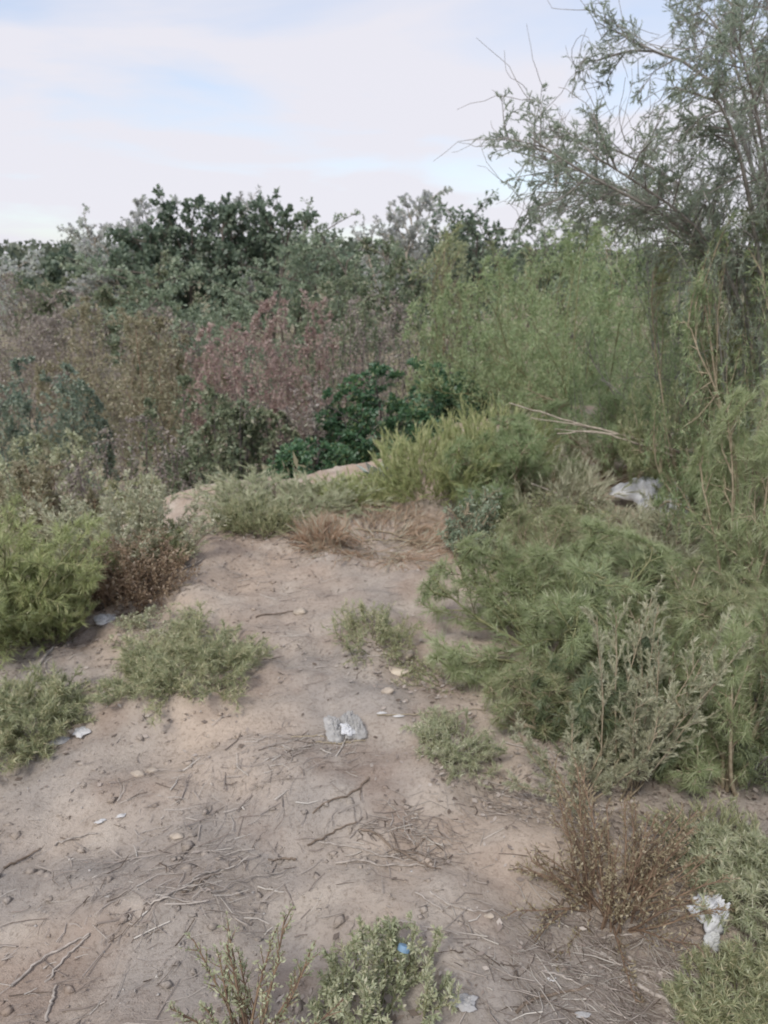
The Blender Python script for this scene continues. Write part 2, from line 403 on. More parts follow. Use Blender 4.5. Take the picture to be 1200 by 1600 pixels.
# n0 stems, base spread (share of half width), tilt range, gravity and wobble of stems, then levels (count, length share, angle range, gravity, wobble, from, to)
KINDS = {
    'tamarisk': dict(n0=15, r0=0.16, tilt=(3, 70), g0=-0.04, w0=0.10, nseg=9, rad=0.009,
                     levels=[(14, 0.42, (20, 60), -0.01, 0.16, 0.10, 1.0), (9, 0.40, (18, 55), -0.03, 0.16, 0.1, 1.0), (6, 0.45, (15, 50), -0.03, 0.12, 0.05, 1.0)],
                     virtual=1, shape='needle', leaf_ang=(10, 50), bare=0.0, dome=0.34),
    'bush': dict(dome=0.22, n0=14, r0=0.30, tilt=(2, 75), g0=0.03, w0=0.13, nseg=7, rad=0.011,
                 levels=[(10, 0.46, (30, 80), 0.0, 0.22, 0.15, 1.0), (7, 0.46, (30, 80), -0.01, 0.24, 0.2, 1.0)],
                 shape='leaf', leaf_ang=(20, 80), bare=0.0),
    'dry': dict(dome=0.24, n0=18, r0=0.32, tilt=(2, 75), g0=0.01, w0=0.15, nseg=7, rad=0.008,
                levels=[(11, 0.44, (28, 75), -0.01, 0.22, 0.1, 1.0), (8, 0.44, (28, 75), -0.01, 0.24, 0.15, 1.0)],
                shape='leaf', leaf_ang=(20, 80), bare=0.0),
    'sage': dict(n0=16, r0=0.12, tilt=(2, 48), g0=0.03, w0=0.06, nseg=8, rad=0.004,
                 levels=[(16, 0.22, (20, 45), 0.05, 0.08, 0.18, 1.0), (6, 0.35, (20, 45), 0.03, 0.1, 0.1, 1.0)],
                 virtual=1, shape='leaf', leaf_ang=(15, 60), bare=0.0),
    'mat': dict(dome=0.6, rpow=0.72, n0=150, r0=1.0, tilt=(0, 72), g0=0.0, w0=0.16, nseg=5, rad=0.0022,
                levels=[(6, 0.45, (25, 65), 0.02, 0.15, 0.1, 1.0)],
                shape='leaf', leaf_ang=(20, 75), bare=0.0),
    'tuft': dict(n0=220, r0=0.95, tilt=(0, 55), g0=-0.02, w0=0.16, nseg=6, rad=0.0018,
                 levels=[(3, 0.4, (10, 35), -0.02, 0.08, 0.1, 0.9)],
                 shape='needle', leaf_ang=(5, 30), bare=0.0),
    'tree': dict(n0=2, r0=0.03, tilt=(0, 14), g0=0.02, w0=0.06, nseg=8, rad=0.10,
                 levels=[(15, 0.50, (30, 75), 0.06, 0.10, 0.18, 1.0), (8, 0.42, (25, 65), 0.03, 0.15, 0.2, 1.0), (5, 0.40, (25, 70), 0.0, 0.2, 0.2, 1.0)],
                 virtual=1, shape='leaf', leaf_ang=(20, 85), bare=0.0),
}
PLANTED = []
def plant(name, label, cat, base, size, kind, fmat, smat, seed, nl, ll, lw, group=None, P0=None, tip=None, **over):
    """an Empty at the base with stems and foliage; size = width, depth, height in metres"""
    K = dict(KINDS[kind]); K.update(over); nv = K.get('virtual', 0)
    rng = np.random.default_rng(seed)
    wx, wy, hh = size
    if P0 is None:
        n0 = K['n0']
        a = rng.uniform(0, 2 * np.pi, n0) + (0.5 * np.sin(np.arange(n0) * 2.4) if kind in ('mat', 'tuft') else 0); rr = rng.random(n0) ** K.get('rpow', 0.5) * K['r0']
        st = np.stack([np.cos(a) * rr, np.sin(a) * rr, np.zeros(n0)], 1)
        ta = np.radians(rng.uniform(*K['tilt'], n0)); da = a + rng.normal(0, 0.5, n0)
        d = np.stack([np.sin(ta) * np.cos(da), np.sin(ta) * np.sin(da), np.cos(ta)], 1)
        P0 = polyline_dirs(st, d, rng.uniform(0.7, 1.15, n0), K['nseg'], K['w0'], K['g0'], rng)
        fit = True
    else:
        fit = False
    L0 = np.linalg.norm(np.diff(P0, axis=1), axis=2).sum(1)
    lv = [(P0, np.arange(len(P0)), rng.random(len(P0)))]
    lens = L0
    for k, lf, (a0, a1), gr, wo, lo, hi in K['levels']:
        P, root, clump = lv[-1]
        p, tn, t, par = sample(P, k, lo, hi, rng)
        l = lens[par] * lf * rng.uniform(0.55, 1.2, len(p)) * (1.0 - 0.45 * t)
        nd = side_dirs(tn, a0, a1, rng)
        nd[:, 2] = np.where(p[:, 2] < 0.15, np.abs(nd[:, 2]), nd[:, 2])
        Q = polyline_dirs(p, nd, l, 4, wo, gr, rng)
        lv.append((Q, root[par], 0.6 * clump[par] + 0.4 * rng.random(len(p))))
        lens = l
    if fit:
        allp = lv[-1][0][:, -1]
        lo_, hi_ = np.percentile(allp, 2, axis=0), np.percentile(allp, 98, axis=0)
        sx = wx / max(hi_[0] - lo_[0], 1e-3); sy = wy / max(hi_[1] - lo_[1], 1e-3); sz = hh / max(np.percentile(allp[:, 2], 98.5), 1e-3)
        off = np.array([(hi_[0] + lo_[0]) / 2, (hi_[1] + lo_[1]) / 2, 0]) * 0.6
        dome = K.get('dome', 0)
        sc = np.array([sx, sy, sz]) * (1.18 if dome else 1.0)
        cen = np.array([0, 0, 0.40 * hh]); semi = np.array([wx * 0.54, wy * 0.54, hh * 0.60])
        st = (P0[:, 0] - off * (0 if kind == 'tree' else 1)) * sc
        dz = height(base[0] + st[:, 0], base[1] + st[:, 1]) - H0 - base[2]
        if kind == 'tree':
            dz = dz * 0
        out = []
        for P, root, clump in lv:
            Q = (P - (off if kind != 'tree' else 0)) * sc
            if dome:                          # round the outline off into a loose dome
                q = (Q - cen) / semi
                r = np.maximum(np.linalg.norm(q, axis=-1, keepdims=True), 1e-6)
                Q = cen + q * semi * np.where(r > 0.85, (0.85 + dome * (1 - np.exp(-(r - 0.85) / dome))) / r, 1.0)
            Q[..., 2] += dz[root][:, None]
            gz = height(base[0] + Q[..., 0], base[1] + Q[..., 1]) - H0 - base[2]
            Q[..., 2] = np.maximum(Q[..., 2], gz + (0.004 if P is not P0 else -0.05))
            out.append((Q, root, clump))
        lv = out
    nl = int(nl * (0.60 if K['shape'] == 'needle' else 0.56)); lw = lw * (1.35 if K['shape'] == 'needle' else 1.3); ll = ll * 1.1
    root_o = empty(name, base)
    tag(root_o, label, cat, group)
    rad = K['rad'] * (hh if kind == 'tree' else 1.0) * (0.16 if kind == 'tree' else 1.0)
    # stems
    if kind == 'tree' or K.get('is_tree'):
        v, f = tubes(lv[0][0], rad * rng.uniform(0.8, 1.1, len(lv[0][0])), rad * 0.25, 7)
        obj('trunk', make_mesh('trunk', v, [f], smat, True), root_o)
        parts, r = [], rad * 0.32
        for P, _, _ in lv[1:len(lv) - nv]:
            parts.append(tubes(P[:, ::2], np.full(len(P), r), r * 0.35, 3)); r *= 0.42
        if tip is not None:
            parts.append(tip(lv, rng))
        v, f = merge(parts)
        obj('branches', make_mesh('branches', v, f, smat, True), root_o)
        leafname = 'crown'
    else:
        parts, r = [], rad
        for i, (P, _, _) in enumerate(lv[:len(lv) - nv]):
            parts.append(tubes(P if i == 0 and kind not in ('mat', 'tuft') else P[:, ::2], r * rng.uniform(0.7, 1.2, len(P)), r * 0.35, 4 if i == 0 and kind not in ('mat', 'tuft') else 3)); r *= 0.45
        if tip is not None:
            parts.append(tip(lv, rng))
        v, f = merge(parts)
        obj('stems', make_mesh('stems', v, f, smat, True), root_o)
        leafname = 'foliage'
    # foliage on the two finest levels
    if nl > 0:
        vv, ff, tt, o = [], [], [], 0
        for (P, _, clump), share in zip(lv[-2:], (0.22, 0.78)):
            k = max(1, int(nl * share / len(P)))
            p, tn, t, par = sample(P, k, 0.12 if share > 0.5 else 0.3, 1.0, rng)
            d = side_dirs(tn, *K['leaf_ang'], rng)
            keep = rng.random(len(p)) > K['bare']
            p, d, par = p[keep], d[keep], par[keep]
            v, f, m = leaf_faces(p, d, ll, lw, K['shape'], rng)
            vv.append(v); ff.append(f + o); o += len(v)
            tint = np.clip(0.55 * clump[par] + 0.45 * rng.random(len(p)) + rng.normal(0, 0.06, len(p)), 0, 1)
            tint = np.where(rng.random(len(p)) < (0.16 if kind in ('tuft', 'mat') else 0.06), 1.0, tint)
            tt.append(np.repeat(tint, m))
        obj(leafname, make_mesh(leafname, np.concatenate(vv), [np.concatenate(ff)], fmat, False, np.concatenate(tt)), root_o)
    PLANTED.append((base, size))
    return root_o
def by_far(px, mid, top, wpx, Yd, depth=None):
    """base and size of a plant Yd metres ahead whose middle, top and width were read off the photograph"""
    p = at(px, mid, Yd); t = Yd / ray(px, mid)[1]
    z0 = hz(p[0], Yd)
    h = at(px, top, Yd)[2] - z0
    w = wpx * t / FPX * 1.28
    return np.array((p[0], Yd, z0)), (w, depth or w * 0.85, h)
def by_foot(px, foot, top, wpx, depth=None):
    b = ground(px, foot); t = b[1] / ray(px, foot)[1]
    h = at(px, top, b[1])[2] - b[2]
    w = wpx * t / FPX
    return b, (w, depth or w * 0.8, max(h, 0.03))

# ---- far wood on the hills: too far to tell one tree from another
def far_wood():
    rng = np.random.default_rng(77)
    n = 560
    yy = rng.uniform(95, 330, n); xx = rng.uniform(-0.75, 0.75, n) * yy
    zz = height(xx, yy) - H0
    hh = rng.uniform(2.5, 6.5, n); rr = hh * rng.uniform(0.45, 0.8, n)
    k = 56
    d = unit(rng.normal(0, 1, (n, k, 3))) * rng.uniform(0.5, 1.0, (n, k, 1))
    p = np.stack([xx, yy, zz + hh * 0.5], 1)[:, None, :] + d * np.stack([rr, rr, hh * 0.55], 1)[:, None, :]
    p = p.reshape(-1, 3)
    v, f, m = leaf_faces(p, unit(rng.normal(0, 1, p.shape)), 1.5, 1.0, 'leaf', rng)
    tint = np.repeat(np.clip(np.repeat(rng.random(n), k) * 0.7 + rng.random(n * k) * 0.3, 0, 1), m)
    o = obj('far_wood', make_mesh('far_wood', v, [f], M['far_wood'], False, tint))
    o['kind'] = 'stuff'
    tag(o, 'distant green woodland covering the low hills on the skyline', 'woodland')
far_wood()

# ---- low scrub on the valley floor between the shrubs
def valley_scrub():
    rng = np.random.default_rng(78)
    n = 1100
    yy = 5 + 75 * rng.random(n) ** 1.4; xx = rng.uniform(-0.75, 0.75, n) * (yy + 4)
    s = rim_dist(xx, yy)
    ok = s > 1.2
    xx, yy = xx[ok], yy[ok]; n = len(xx)
    zz = height(xx, yy) - H0
    sc = 0.20 + 0.011 * yy
    k = 40
    d = unit(rng.normal(0, 1, (n, k, 3)))
    d[..., 2] = np.abs(d[..., 2])
    p = np.stack([xx, yy, zz], 1)[:, None, :] + d * (sc * 1.6)[:, None, None] * rng.uniform(0.3, 1, (n, k, 1)) * np.array([1.2, 1.2, 0.8])
    p = p.reshape(-1, 3); dd = unit(d.reshape(-1, 3) + rng.normal(0, 0.5, (n * k, 3)))
    v, f, m = leaf_faces(p, dd, 0.17, 0.055, 'leaf', rng)
    tint = np.repeat(np.clip(np.repeat(rng.random(n), k) * 0.75 + rng.random(n * k) * 0.25, 0, 1), m)
    o = obj('valley_scrub', make_mesh('valley_scrub', v, [f], M['leaf_olive'], False, tint))
    o['kind'] = 'stuff'
    tag(o, 'low olive scrub covering the valley floor between the shrubs', 'scrub')
valley_scrub()

# ---- trees along the far side of the valley
GT = 'trees along the far treeline'
def tree(label, px, mid, top, wpx, Yd, fm, seed, nl=9000, ll=0.20, lw=0.13, **kw):
    b, s = by_far(px, mid, top, wpx, Yd)
    return plant('tree', label, 'tree', b, s, 'tree', M[fm], M['bark_pale' if 'silver' in fm else 'bark'], seed, nl, ll, lw, GT, **kw)
tree('dark broad tree with the tallest dark peak above the left treeline', 272, 360, 312, 120, 38, 'leaf_tree', 11, 11000)
tree('dark rounded tree just right of the tallest dark peak', 345, 365, 322, 95, 37, 'leaf_tree', 12)
tree('dark tree at the right end of the dark crowns before the smoky grey one', 415, 365, 316, 85, 38, 'leaf_tree', 13)
tree('smoky grey thin-crowned tree at the right end of the left clump', 470, 370, 322, 85, 40, 'leaf_greygreen', 14, 4500, 0.16, 0.09)
tree('dark leafy tree below the pale crown on the left', 225, 395, 352, 110, 36, 'leaf_tree', 15)
tree('ghost-pale thin-crowned tree left of the tallest dark tree', 205, 370, 316, 130, 41, 'leaf_silver_ghost', 16, 12000, 0.15, 0.11)
tree('ghost-pale tree at the left shoulder of the clump', 140, 385, 350, 70, 41, 'leaf_silver_ghost', 17, 6000, 0.15, 0.11)
tree('ghost-pale crown showing above the gap between dark trees', 388, 360, 305, 75, 43, 'leaf_silver_ghost', 18, 7000, 0.15, 0.11)
tree('low dark tree second from the left edge of the skyline', 85, 425, 392, 80, 44, 'leaf_tree', 19)
tree('low dark tree between the left edge tree and the pale shoulder tree', 160, 425, 398, 70, 43, 'leaf_tree', 20)
tree('ghost-pale small tree at the left edge of the skyline', 25, 425, 397, 85, 46, 'leaf_silver_ghost', 21, 7000, 0.15, 0.11)
tree('ghost-pale round tree standing alone right of centre on the skyline', 660, 340, 298, 85, 40, 'leaf_silver_ghost', 22, 12000, 0.15, 0.11)
tree('dark round tree right beside the pale one on the skyline', 730, 352, 318, 95, 39, 'leaf_tree', 23, n0=4, tilt=(2, 30))
tree('small pale tree left of the round pale one on the skyline', 603, 370, 345, 55, 44, 'leaf_silver_ghost', 24, 5000, 0.15, 0.11)
tree('low green tree under the overhanging tamarisk sprays', 830, 375, 348, 130, 48, 'leaf_greygreen', 25, 6000)
tree('low dark tree in the dip between the two skyline clumps', 545, 385, 366, 100, 52, 'leaf_tree', 26, 7000)
tree('low dark tree right of the skyline pair below the overhanging sprays', 905, 385, 362, 130, 50, 'leaf_tree', 37, 7000)
# mid-valley trees with grey green crowns
GM = 'grey green trees in the valley'
def midtree(label, px, mid, top, wpx, Yd, fm, seed, nl=13000, ll=0.12, lw=0.05, **kw):
    b, s = by_far(px, mid, top, wpx, Yd)
    return plant('tree', label, 'tree', b, s, 'tree', M[fm], M['bark'], seed, nl, ll, lw, GM, **kw)
midtree('grey green willowy tree below the tallest dark tree', 300, 455, 405, 190, 25, 'leaf_greygreen', 27, 15000)
midtree('grey green willowy tree above the pink shrub', 440, 440, 385, 170, 27, 'leaf_greygreen', 28, 15000)
midtree('grey green tree in front of the dip in the skyline', 580, 430, 378, 170, 27, 'leaf_greygreen', 29, 15000)
midtree('dull green tree beneath the pale round skyline tree', 670, 420, 372, 140, 26, 'leaf_mid', 30, 13000)
midtree('dark grey green tree at the foot of the left clump', 190, 440, 408, 120, 29, 'leaf_mid', 31, 12000)
midtree('dull green low tree at far left below the skyline', 90, 460, 432, 140, 29, 'leaf_mid', 32, 12000)

# ---- shrubs in the valley below the mound
GV = 'shrubs in the valley below the dirt mound'
def shrub(label, px, mid, top, wpx, Yd, kind, fm, sm, seed, nl=16000, ll=0.05, lw=0.022, name='shrub', group=GV, depth=None, **kw):
    b, s = by_far(px, mid, top, wpx, Yd, depth)
    if (kind == 'bush' and Yd > 9) or Yd > 12.2:
        kw['virtual'] = 1
    return plant(name, label, 'shrub', b, s, kind, M[fm], M[sm], seed, nl, ll, lw, group, **kw)
shrub('pink brown feathery shrub, the tallest pinkish one in the valley', 465, 530, 452, 150, 14.5, 'dry', 'tam_pink', 'twig_purple', 41, 36000, 0.055, 0.02)
shrub('pink brown shrub left of and lower than the tallest pinkish one', 385, 590, 505, 170, 12.5, 'dry', 'tam_pink', 'twig_purple', 42, 36000, 0.05, 0.018)
shrub('purple grey nearly leafless shrub above the dark teal bush', 590, 540, 465, 150, 13, 'dry', 'dry_grey', 'twig_purple', 43, 9000, 0.05, 0.02)
shrub('dark purple brown shrub beside the green tamarisk wall', 675, 545, 462, 110, 12, 'dry', 'dry_grey', 'twig_dark', 44, 8000, 0.05, 0.02)
shrub('dense dark teal green bush just over the rim', 600, 650, 578, 170, 9.4, 'bush', 'leaf_teal', 'twig_dark', 45, 30000, 0.05, 0.026)
shrub('small dark teal green bush at the right of the larger teal one', 705, 645, 590, 90, 9.9, 'bush', 'leaf_teal', 'twig_dark', 46, 16000, 0.05, 0.026)
shrub('grey brown leafless thicket left of the dark teal bush', 455, 680, 610, 140, 9.2, 'dry', 'dry_grey', 'twig_purple', 47, 12000, 0.045, 0.02)
shrub('dark green leafy bush behind the pale hump on the rim', 380, 700, 640, 150, 8.6, 'bush', 'leaf_mid', 'twig_dark', 48, 22000, 0.05, 0.025)
shrub('dark green bush in the shade under the grey brown thicket', 480, 730, 690, 110, 8.0, 'bush', 'leaf_teal', 'twig_dark', 49, 14000, 0.045, 0.022)
shrub('mixed dull green bush below the pink shrubs', 290, 680, 600, 150, 9.6, 'bush', 'leaf_mid', 'twig_purple', 50, 22000, 0.05, 0.022)
shrub('olive brown shrub left of the pink shrubs', 230, 590, 510, 190, 13, 'bush', 'leaf_olive', 'twig_brown', 51, 24000, 0.06, 0.022)
shrub('olive yellow shrub far left of centre in the valley', 165, 540, 470, 150, 17, 'bush', 'leaf_olive', 'twig_tan', 52, 20000, 0.07, 0.026)
shrub('grey purple leafless thicket behind the sage on the left', 195, 740, 675, 170, 8.2, 'dry', 'dry_grey', 'twig_purple', 53, 10000, 0.04, 0.018)
shrub('blue green rounded shrub at the left edge', 55, 630, 565, 160, 11.5, 'bush', 'leaf_blue', 'twig_dark', 54, 24000, 0.055, 0.024)
shrub('pale yellow green shrub under the blue green one at left edge', 55, 720, 668, 160, 8.8, 'bush', 'weed_pale', 'twig_tan', 55, 18000, 0.045, 0.02)
shrub('grey brown dry shrub at far left above the blue green one', 45, 530, 490, 150, 18, 'dry', 'dry_grey', 'twig_tan', 56, 14000, 0.07, 0.03)
shrub('purple grey dry shrub at the left edge near the skyline', 20, 475, 440, 130, 22, 'dry', 'dry_grey', 'twig_purple', 57, 12000, 0.08, 0.04)
shrub('brown dry shrub right of the olive yellow one', 250, 540, 485, 120, 18, 'dry', 'dry_grey', 'twig_brown', 58, 12000, 0.07, 0.03)
shrub('dull green shrub between the grey willowy trees and pink shrub', 340, 510, 462, 150, 17.5, 'bush', 'leaf_greygreen', 'twig_dark', 59, 18000, 0.07, 0.03)
shrub('dull olive shrub at the lower left beneath the grey thicket', 40, 790, 735, 170, 7.2, 'bush', 'leaf_olive', 'twig_brown', 60, 18000, 0.04, 0.018)
shrub('dark grey shrub between the purple shrubs and the willowy trees', 560, 480, 430, 170, 19, 'bush', 'leaf_mid', 'twig_dark', 61, 18000, 0.08, 0.035)
shrub('yellow green weed bush behind the sage hummock', 205, 780, 748, 100, 6.9, 'bush', 'weed', 'twig_green', 62, 14000, 0.035, 0.013)
shrub('light brown dry shrub at far left beneath the low dark trees', 110, 500, 462, 120, 21, 'dry', 'dry_grey', 'twig_tan', 63, 12000, 0.08, 0.04)

# ---- tamarisks on the right
GR = 'tamarisks on the right of the path'
def tam(label, px, mid, top, wpx, Yd, fm, sm, seed, nl=40000, ll=0.05, lw=0.004, depth=None, **kw):
    b, s = by_far(px, mid, top, wpx, Yd, depth)
    return plant('tamarisk', label, 'shrub', b, s, 'tamarisk', M[fm], M[sm], seed, nl * (0.8 if Yd > 7 else 1), ll, lw * (1.1 if Yd > 7 else 1), GR, **{'virtual': 2 if Yd > 4.5 else 1, **kw})
tam('green feathery tamarisk rising behind the bright weeds on the rim', 800, 520, 385, 230, 9.3, 'tam_green', 'twig_green', 71, 60000, 0.045, 0.008)
tam('tall green tamarisk in the middle of the right-hand thicket', 930, 520, 372, 260, 7.8, 'tam_green', 'twig_green', 72, 64000, 0.04, 0.0065)
tam('brown-tipped tamarisk behind the green ones near the skyline', 745, 440, 372, 210, 12, 'tam_olive', 'twig_brown', 73, 36000, 0.06, 0.011)
tam('olive tamarisk with tan twigs at the upper right of the thicket', 1150, 540, 345, 230, 4.6, 'tam_olive', 'twig_tan', 74, 80000, 0.03, 0.004)
tam('dull green tamarisk behind the white sack', 1010, 640, 530, 260, 6.9, 'tam_green', 'twig_tan', 75, 48000, 0.04, 0.0055)
tam('green tamarisk near the skyline beneath the hanging sprays', 880, 420, 358, 220, 13, 'tam_green', 'twig_green', 84, 36000, 0.06, 0.012)
tam('dull green tamarisk near the skyline behind the olive one', 1040, 420, 352, 260, 12, 'tam_green', 'twig_tan', 85, 40000, 0.06, 0.012)
tam('dull green tamarisk high at the right edge below the tall tree', 1225, 520, 300, 240, 4.0, 'tam_green', 'twig_tan', 86, 60000, 0.03, 0.0036)
tam('dull green tamarisk filling the gap above the bright rim weeds', 700, 560, 470, 120, 10.6, 'tam_green', 'twig_green', 87, 26000, 0.05, 0.009)
tam('tall pale green tamarisk at the right edge reaching into the tall tree', 1250, 420, 80, 270, 4.3, 'tam_grey', 'twig_grey', 89, 90000, 0.026, 0.0036)
tam('pale green tamarisk beneath the tall tree left of the right edge', 1085, 460, 290, 250, 5.6, 'tam_green', 'twig_grey', 91, 70000, 0.03, 0.0044)
def tam2(label, px, foot, top, wpx, fm, sm, seed, nl=40000, ll=0.022, lw=0.003, depth=None, **kw):
    b, s = by_foot(px, foot, top, wpx, depth)
    return plant('tamarisk', label, 'shrub', b, s, 'tamarisk', M[fm], M[sm], seed, nl * 1.1, ll * 1.7, lw * 0.62, GR, leaf_ang=(6, 34), **kw)
tam2('green tamarisk leaning in from the right edge', 1190, 1010, 600, 260, 'tam_bright', 'twig_tan', 76, 80000, 0.026, 0.003)
tam2('sprawling green tamarisk beside the path in the middle of the right side', 868, 1038, 845, 390, 'tam_bright', 'twig_green', 77, 95000, 0.024, 0.003, depth=0.85)
tam2('olive green tamarisk right of the sprawling one', 1060, 1090, 890, 260, 'tam_olive', 'twig_tan', 78, 70000, 0.022, 0.0028)
tam2('dark green tamarisk under the pale plume at the right', 970, 1165, 1020, 260, 'tam_dark', 'twig_green', 79, 50000, 0.02, 0.003)
tam2('small green tamarisk spray below the white sack', 880, 930, 800, 200, 'tam_olive', 'twig_tan', 80, 36000, 0.026, 0.0032)
tam2('bright tipped tamarisk at the lower right edge', 1140, 1220, 950, 210, 'tam_bright', 'twig_tan', 81, 70000, 0.02, 0.0024)
tam2('dark tamarisk in the right corner behind the bleached limb', 1235, 1250, 980, 160, 'tam_dark', 'twig_dark', 82, 40000, 0.02, 0.0026)
tam2('low green tamarisk on the rim below the fallen pale branches', 810, 800, 675, 210, 'tam_green', 'twig_tan', 83, 46000, 0.034, 0.0042)
tam2('dull green tamarisk right of the white sack', 1150, 880, 680, 170, 'tam_green', 'twig_tan', 88, 46000, 0.03, 0.0035)

tam2('dull green tamarisk low behind the fallen pale branches', 940, 745, 630, 230, 'tam_green', 'twig_tan', 93, 40000, 0.034, 0.0042)
tam2('fine yellow green tamarisk sprays in front of the olive one at right', 1075, 1200, 1060, 220, 'tam_bright', 'twig_tan', 94, 50000, 0.02, 0.0026)
tam2('thin grey green tamarisk sprays left of the tall plume', 865, 1150, 1050, 190, 'tam_olive', 'twig_tan', 95, 30000, 0.02, 0.0026)
tam2('low green tamarisk spray between the sprawling one and the right edge', 1010, 985, 870, 190, 'tam_green', 'twig_tan', 92, 36000, 0.024, 0.003)

# ---- the tall tamarisk tree whose boughs hang into the sky at the upper right
def tall_tamarisk():
    b = np.array((2.62, 4.5, hz(2.62, 4.5)))
    def limb(*pts):
        q = np.array([(0, 0, -0.05)] + [tuple(at(*p) - b) for p in pts])
        t = np.linspace(0, len(q) - 1, 11); i = np.minimum(t.astype(int), len(q) - 2); f = (t - i)[:, None]
        c = q[i] * (1 - f) + q[i + 1] * f
        for _ in range(2):
            c[1:-1] = (c[:-2] + 2 * c[1:-1] + c[2:]) / 4
        return c
    P0 = np.stack([
        limb((1190, 640, 4.5), (1150, 420, 4.55), (1040, 320, 4.6), (900, 262, 4.7), (800, 235, 4.8)),
        limb((1200, 600, 4.4), (1130, 380, 4.3), (1020, 300, 4.2), (930, 245, 4.1)),
        limb((1215, 560, 4.5), (1190, 250, 4.6), (1120, 110, 4.7), (1010, 70, 4.75), (960, 85, 4.8)),
        limb((1230, 560, 4.5), (1210, 200, 4.4), (1170, 20, 4.3), (1080, -60, 4.2)),
        limb((1250, 520, 4.6), (1235, 150, 4.9), (1210, -100, 5.2)),
        limb((1290, 560, 4.5), (1340, 250, 4.5), (1400, 50, 4.5)),
        limb((1280, 560, 4.8), (1290, 300, 5.3), (1250, 60, 5.7), (1180, -20, 6.0)),
        limb((1215, 600, 4.3), (1180, 360, 4.1), (1150, 200, 3.9), (1110, 140, 3.8)),
        limb((1190, 640, 4.5), (1140, 400, 4.4), (1020, 320, 4.3), (920, 280, 4.25), (830, 215, 4.2)),
        limb((1195, 640, 4.5), (1150, 420, 4.6), (1040, 350, 4.7), (950, 320, 4.8), (870, 260, 4.85)),
        limb((1195, 640, 4.5), (1140, 400, 4.8), (1030, 330, 5.0), (900, 300, 5.1), (840, 300, 5.1)),
        limb((1200, 600, 4.5), (1150, 360, 4.9), (1060, 280, 5.1), (960, 230, 5.3), (890, 215, 5.3)),
        limb((1215, 560, 4.4), (1200, 280, 4.0), (1180, 150, 3.8), (1150, 60, 3.7)),
        limb((1225, 560, 4.6), (1190, 220, 4.9), (1130, 40, 5.1), (1090, 10, 5.2)),
    ])
    def curls(lv, rng):                       # bare curling twigs at the outline
        P = lv[-1][0]
        pick = rng.choice(len(P), min(800, len(P)), replace=False)
        st = P[pick, -1]; d = unit(P[pick, -1] - P[pick, -2] + rng.normal(0, 0.3, (len(pick), 3)))
        Q = polyline_dirs(st, d, rng.uniform(0.08, 0.50, len(pick)) ** 1.1, 6, 0.26, 0.07, rng)
        return tubes(Q, np.full(len(Q), 0.0022), 0.0012, 3)
    plant('tamarisk_tree', 'tall tamarisk tree with sprays hanging against the sky at upper right', 'tree', b, (3, 3, 4), 'tamarisk',
          M['tam_grey'], M['twig_grey'], 90, 240000, 0.018, 0.0036, P0=P0, tip=curls, is_tree=True, rad=0.016, virtual=0,
          levels=[(17, 0.17, (20, 75), -0.02, 0.17, 0.38, 1.0), (8, 0.52, (20, 65), -0.03, 0.2, 0.1, 1.0), (5, 0.55, (20, 60), -0.02, 0.24, 0.1, 1.0)])
tall_tamarisk()

# ---- plants on the mound
GW = 'weeds growing on the dirt mound'
def weed(name, label, px, foot, top, wpx, kind, fm, sm, seed, nl, ll, lw, depth=None, group=GW, cat='weed', **kw):
    b, s = by_foot(px, foot, top, wpx, depth)
    return plant(name, label, cat, b, s, kind, M[fm], M[sm], seed, nl, ll, lw, group, **kw)
weed('weed', 'oval mat of green weed in the middle of the left slope', 290, 1050, 1005, 225, 'mat', 'weed', 'twig_green', 101, 42000, 0.024, 0.0026, depth=0.7, shape='needle', dome=0, n0=130, tilt=(0, 80))
weed('weed', 'green weed patch at the lower left edge', 40, 1140, 1085, 160, 'mat', 'weed', 'twig_green', 102, 36000, 0.024, 0.0028, depth=0.55, shape='needle', dome=0, n0=120, tilt=(0, 80))
weed('weed', 'sparse grey green weed just above the broken board', 585, 1000, 955, 130, 'mat', 'weed', 'twig_green', 103, 9000, 0.02, 0.0024, depth=0.45, dome=0, n0=55, shape='needle')
weed('weed', 'small yellow green weed clump between the plastic bag and the plume', 712, 1178, 1132, 125, 'mat', 'weed_pale', 'twig_green', 104, 12000, 0.018, 0.0022, depth=0.28, dome=0, n0=60, shape='needle')
weed('weed', 'pale green weed bank along the rim left of the silver plant', 450, 800, 762, 250, 'tuft', 'weed_pale', 'twig_green', 105, 36000, 0.04, 0.0035, depth=0.8)
weed('weed', 'bright yellow green weeds on the rim above the dry reeds', 680, 765, 676, 190, 'tuft', 'weed_bright', 'twig_green', 106, 50000, 0.04, 0.0035, depth=1.1)
weed('weed', 'bright green weeds on the rim below the green tamarisk', 770, 745, 640, 170, 'tuft', 'weed_bright', 'twig_green', 107, 40000, 0.04, 0.0035, depth=1.0)
weed('weed', 'low green weeds in front of the pale rim weeds', 400, 832, 790, 130, 'tuft', 'weed', 'twig_green', 108, 20000, 0.03, 0.0032, depth=0.4)
weed('sage_bush', 'pale sage hummock at the left end of the rim', 185, 880, 765, 270, 'sage', 'sage', 'twig_tan', 109, 34000, 0.022, 0.007, depth=0.7, cat='shrub', n0=60, r0=0.75, tilt=(2, 60))
weed('dry_bush', 'brown dry bush under the pale sage on the left', 195, 932, 850, 175, 'mat', 'dry_brown', 'twig_brown', 110, 18000, 0.018, 0.006, depth=0.36, cat='shrub')
weed('weed', 'olive green weed tuft right of the brown dry bush', 250, 890, 842, 80, 'mat', 'tam_olive', 'twig_green', 111, 10000, 0.02, 0.007, depth=0.3, n0=60)
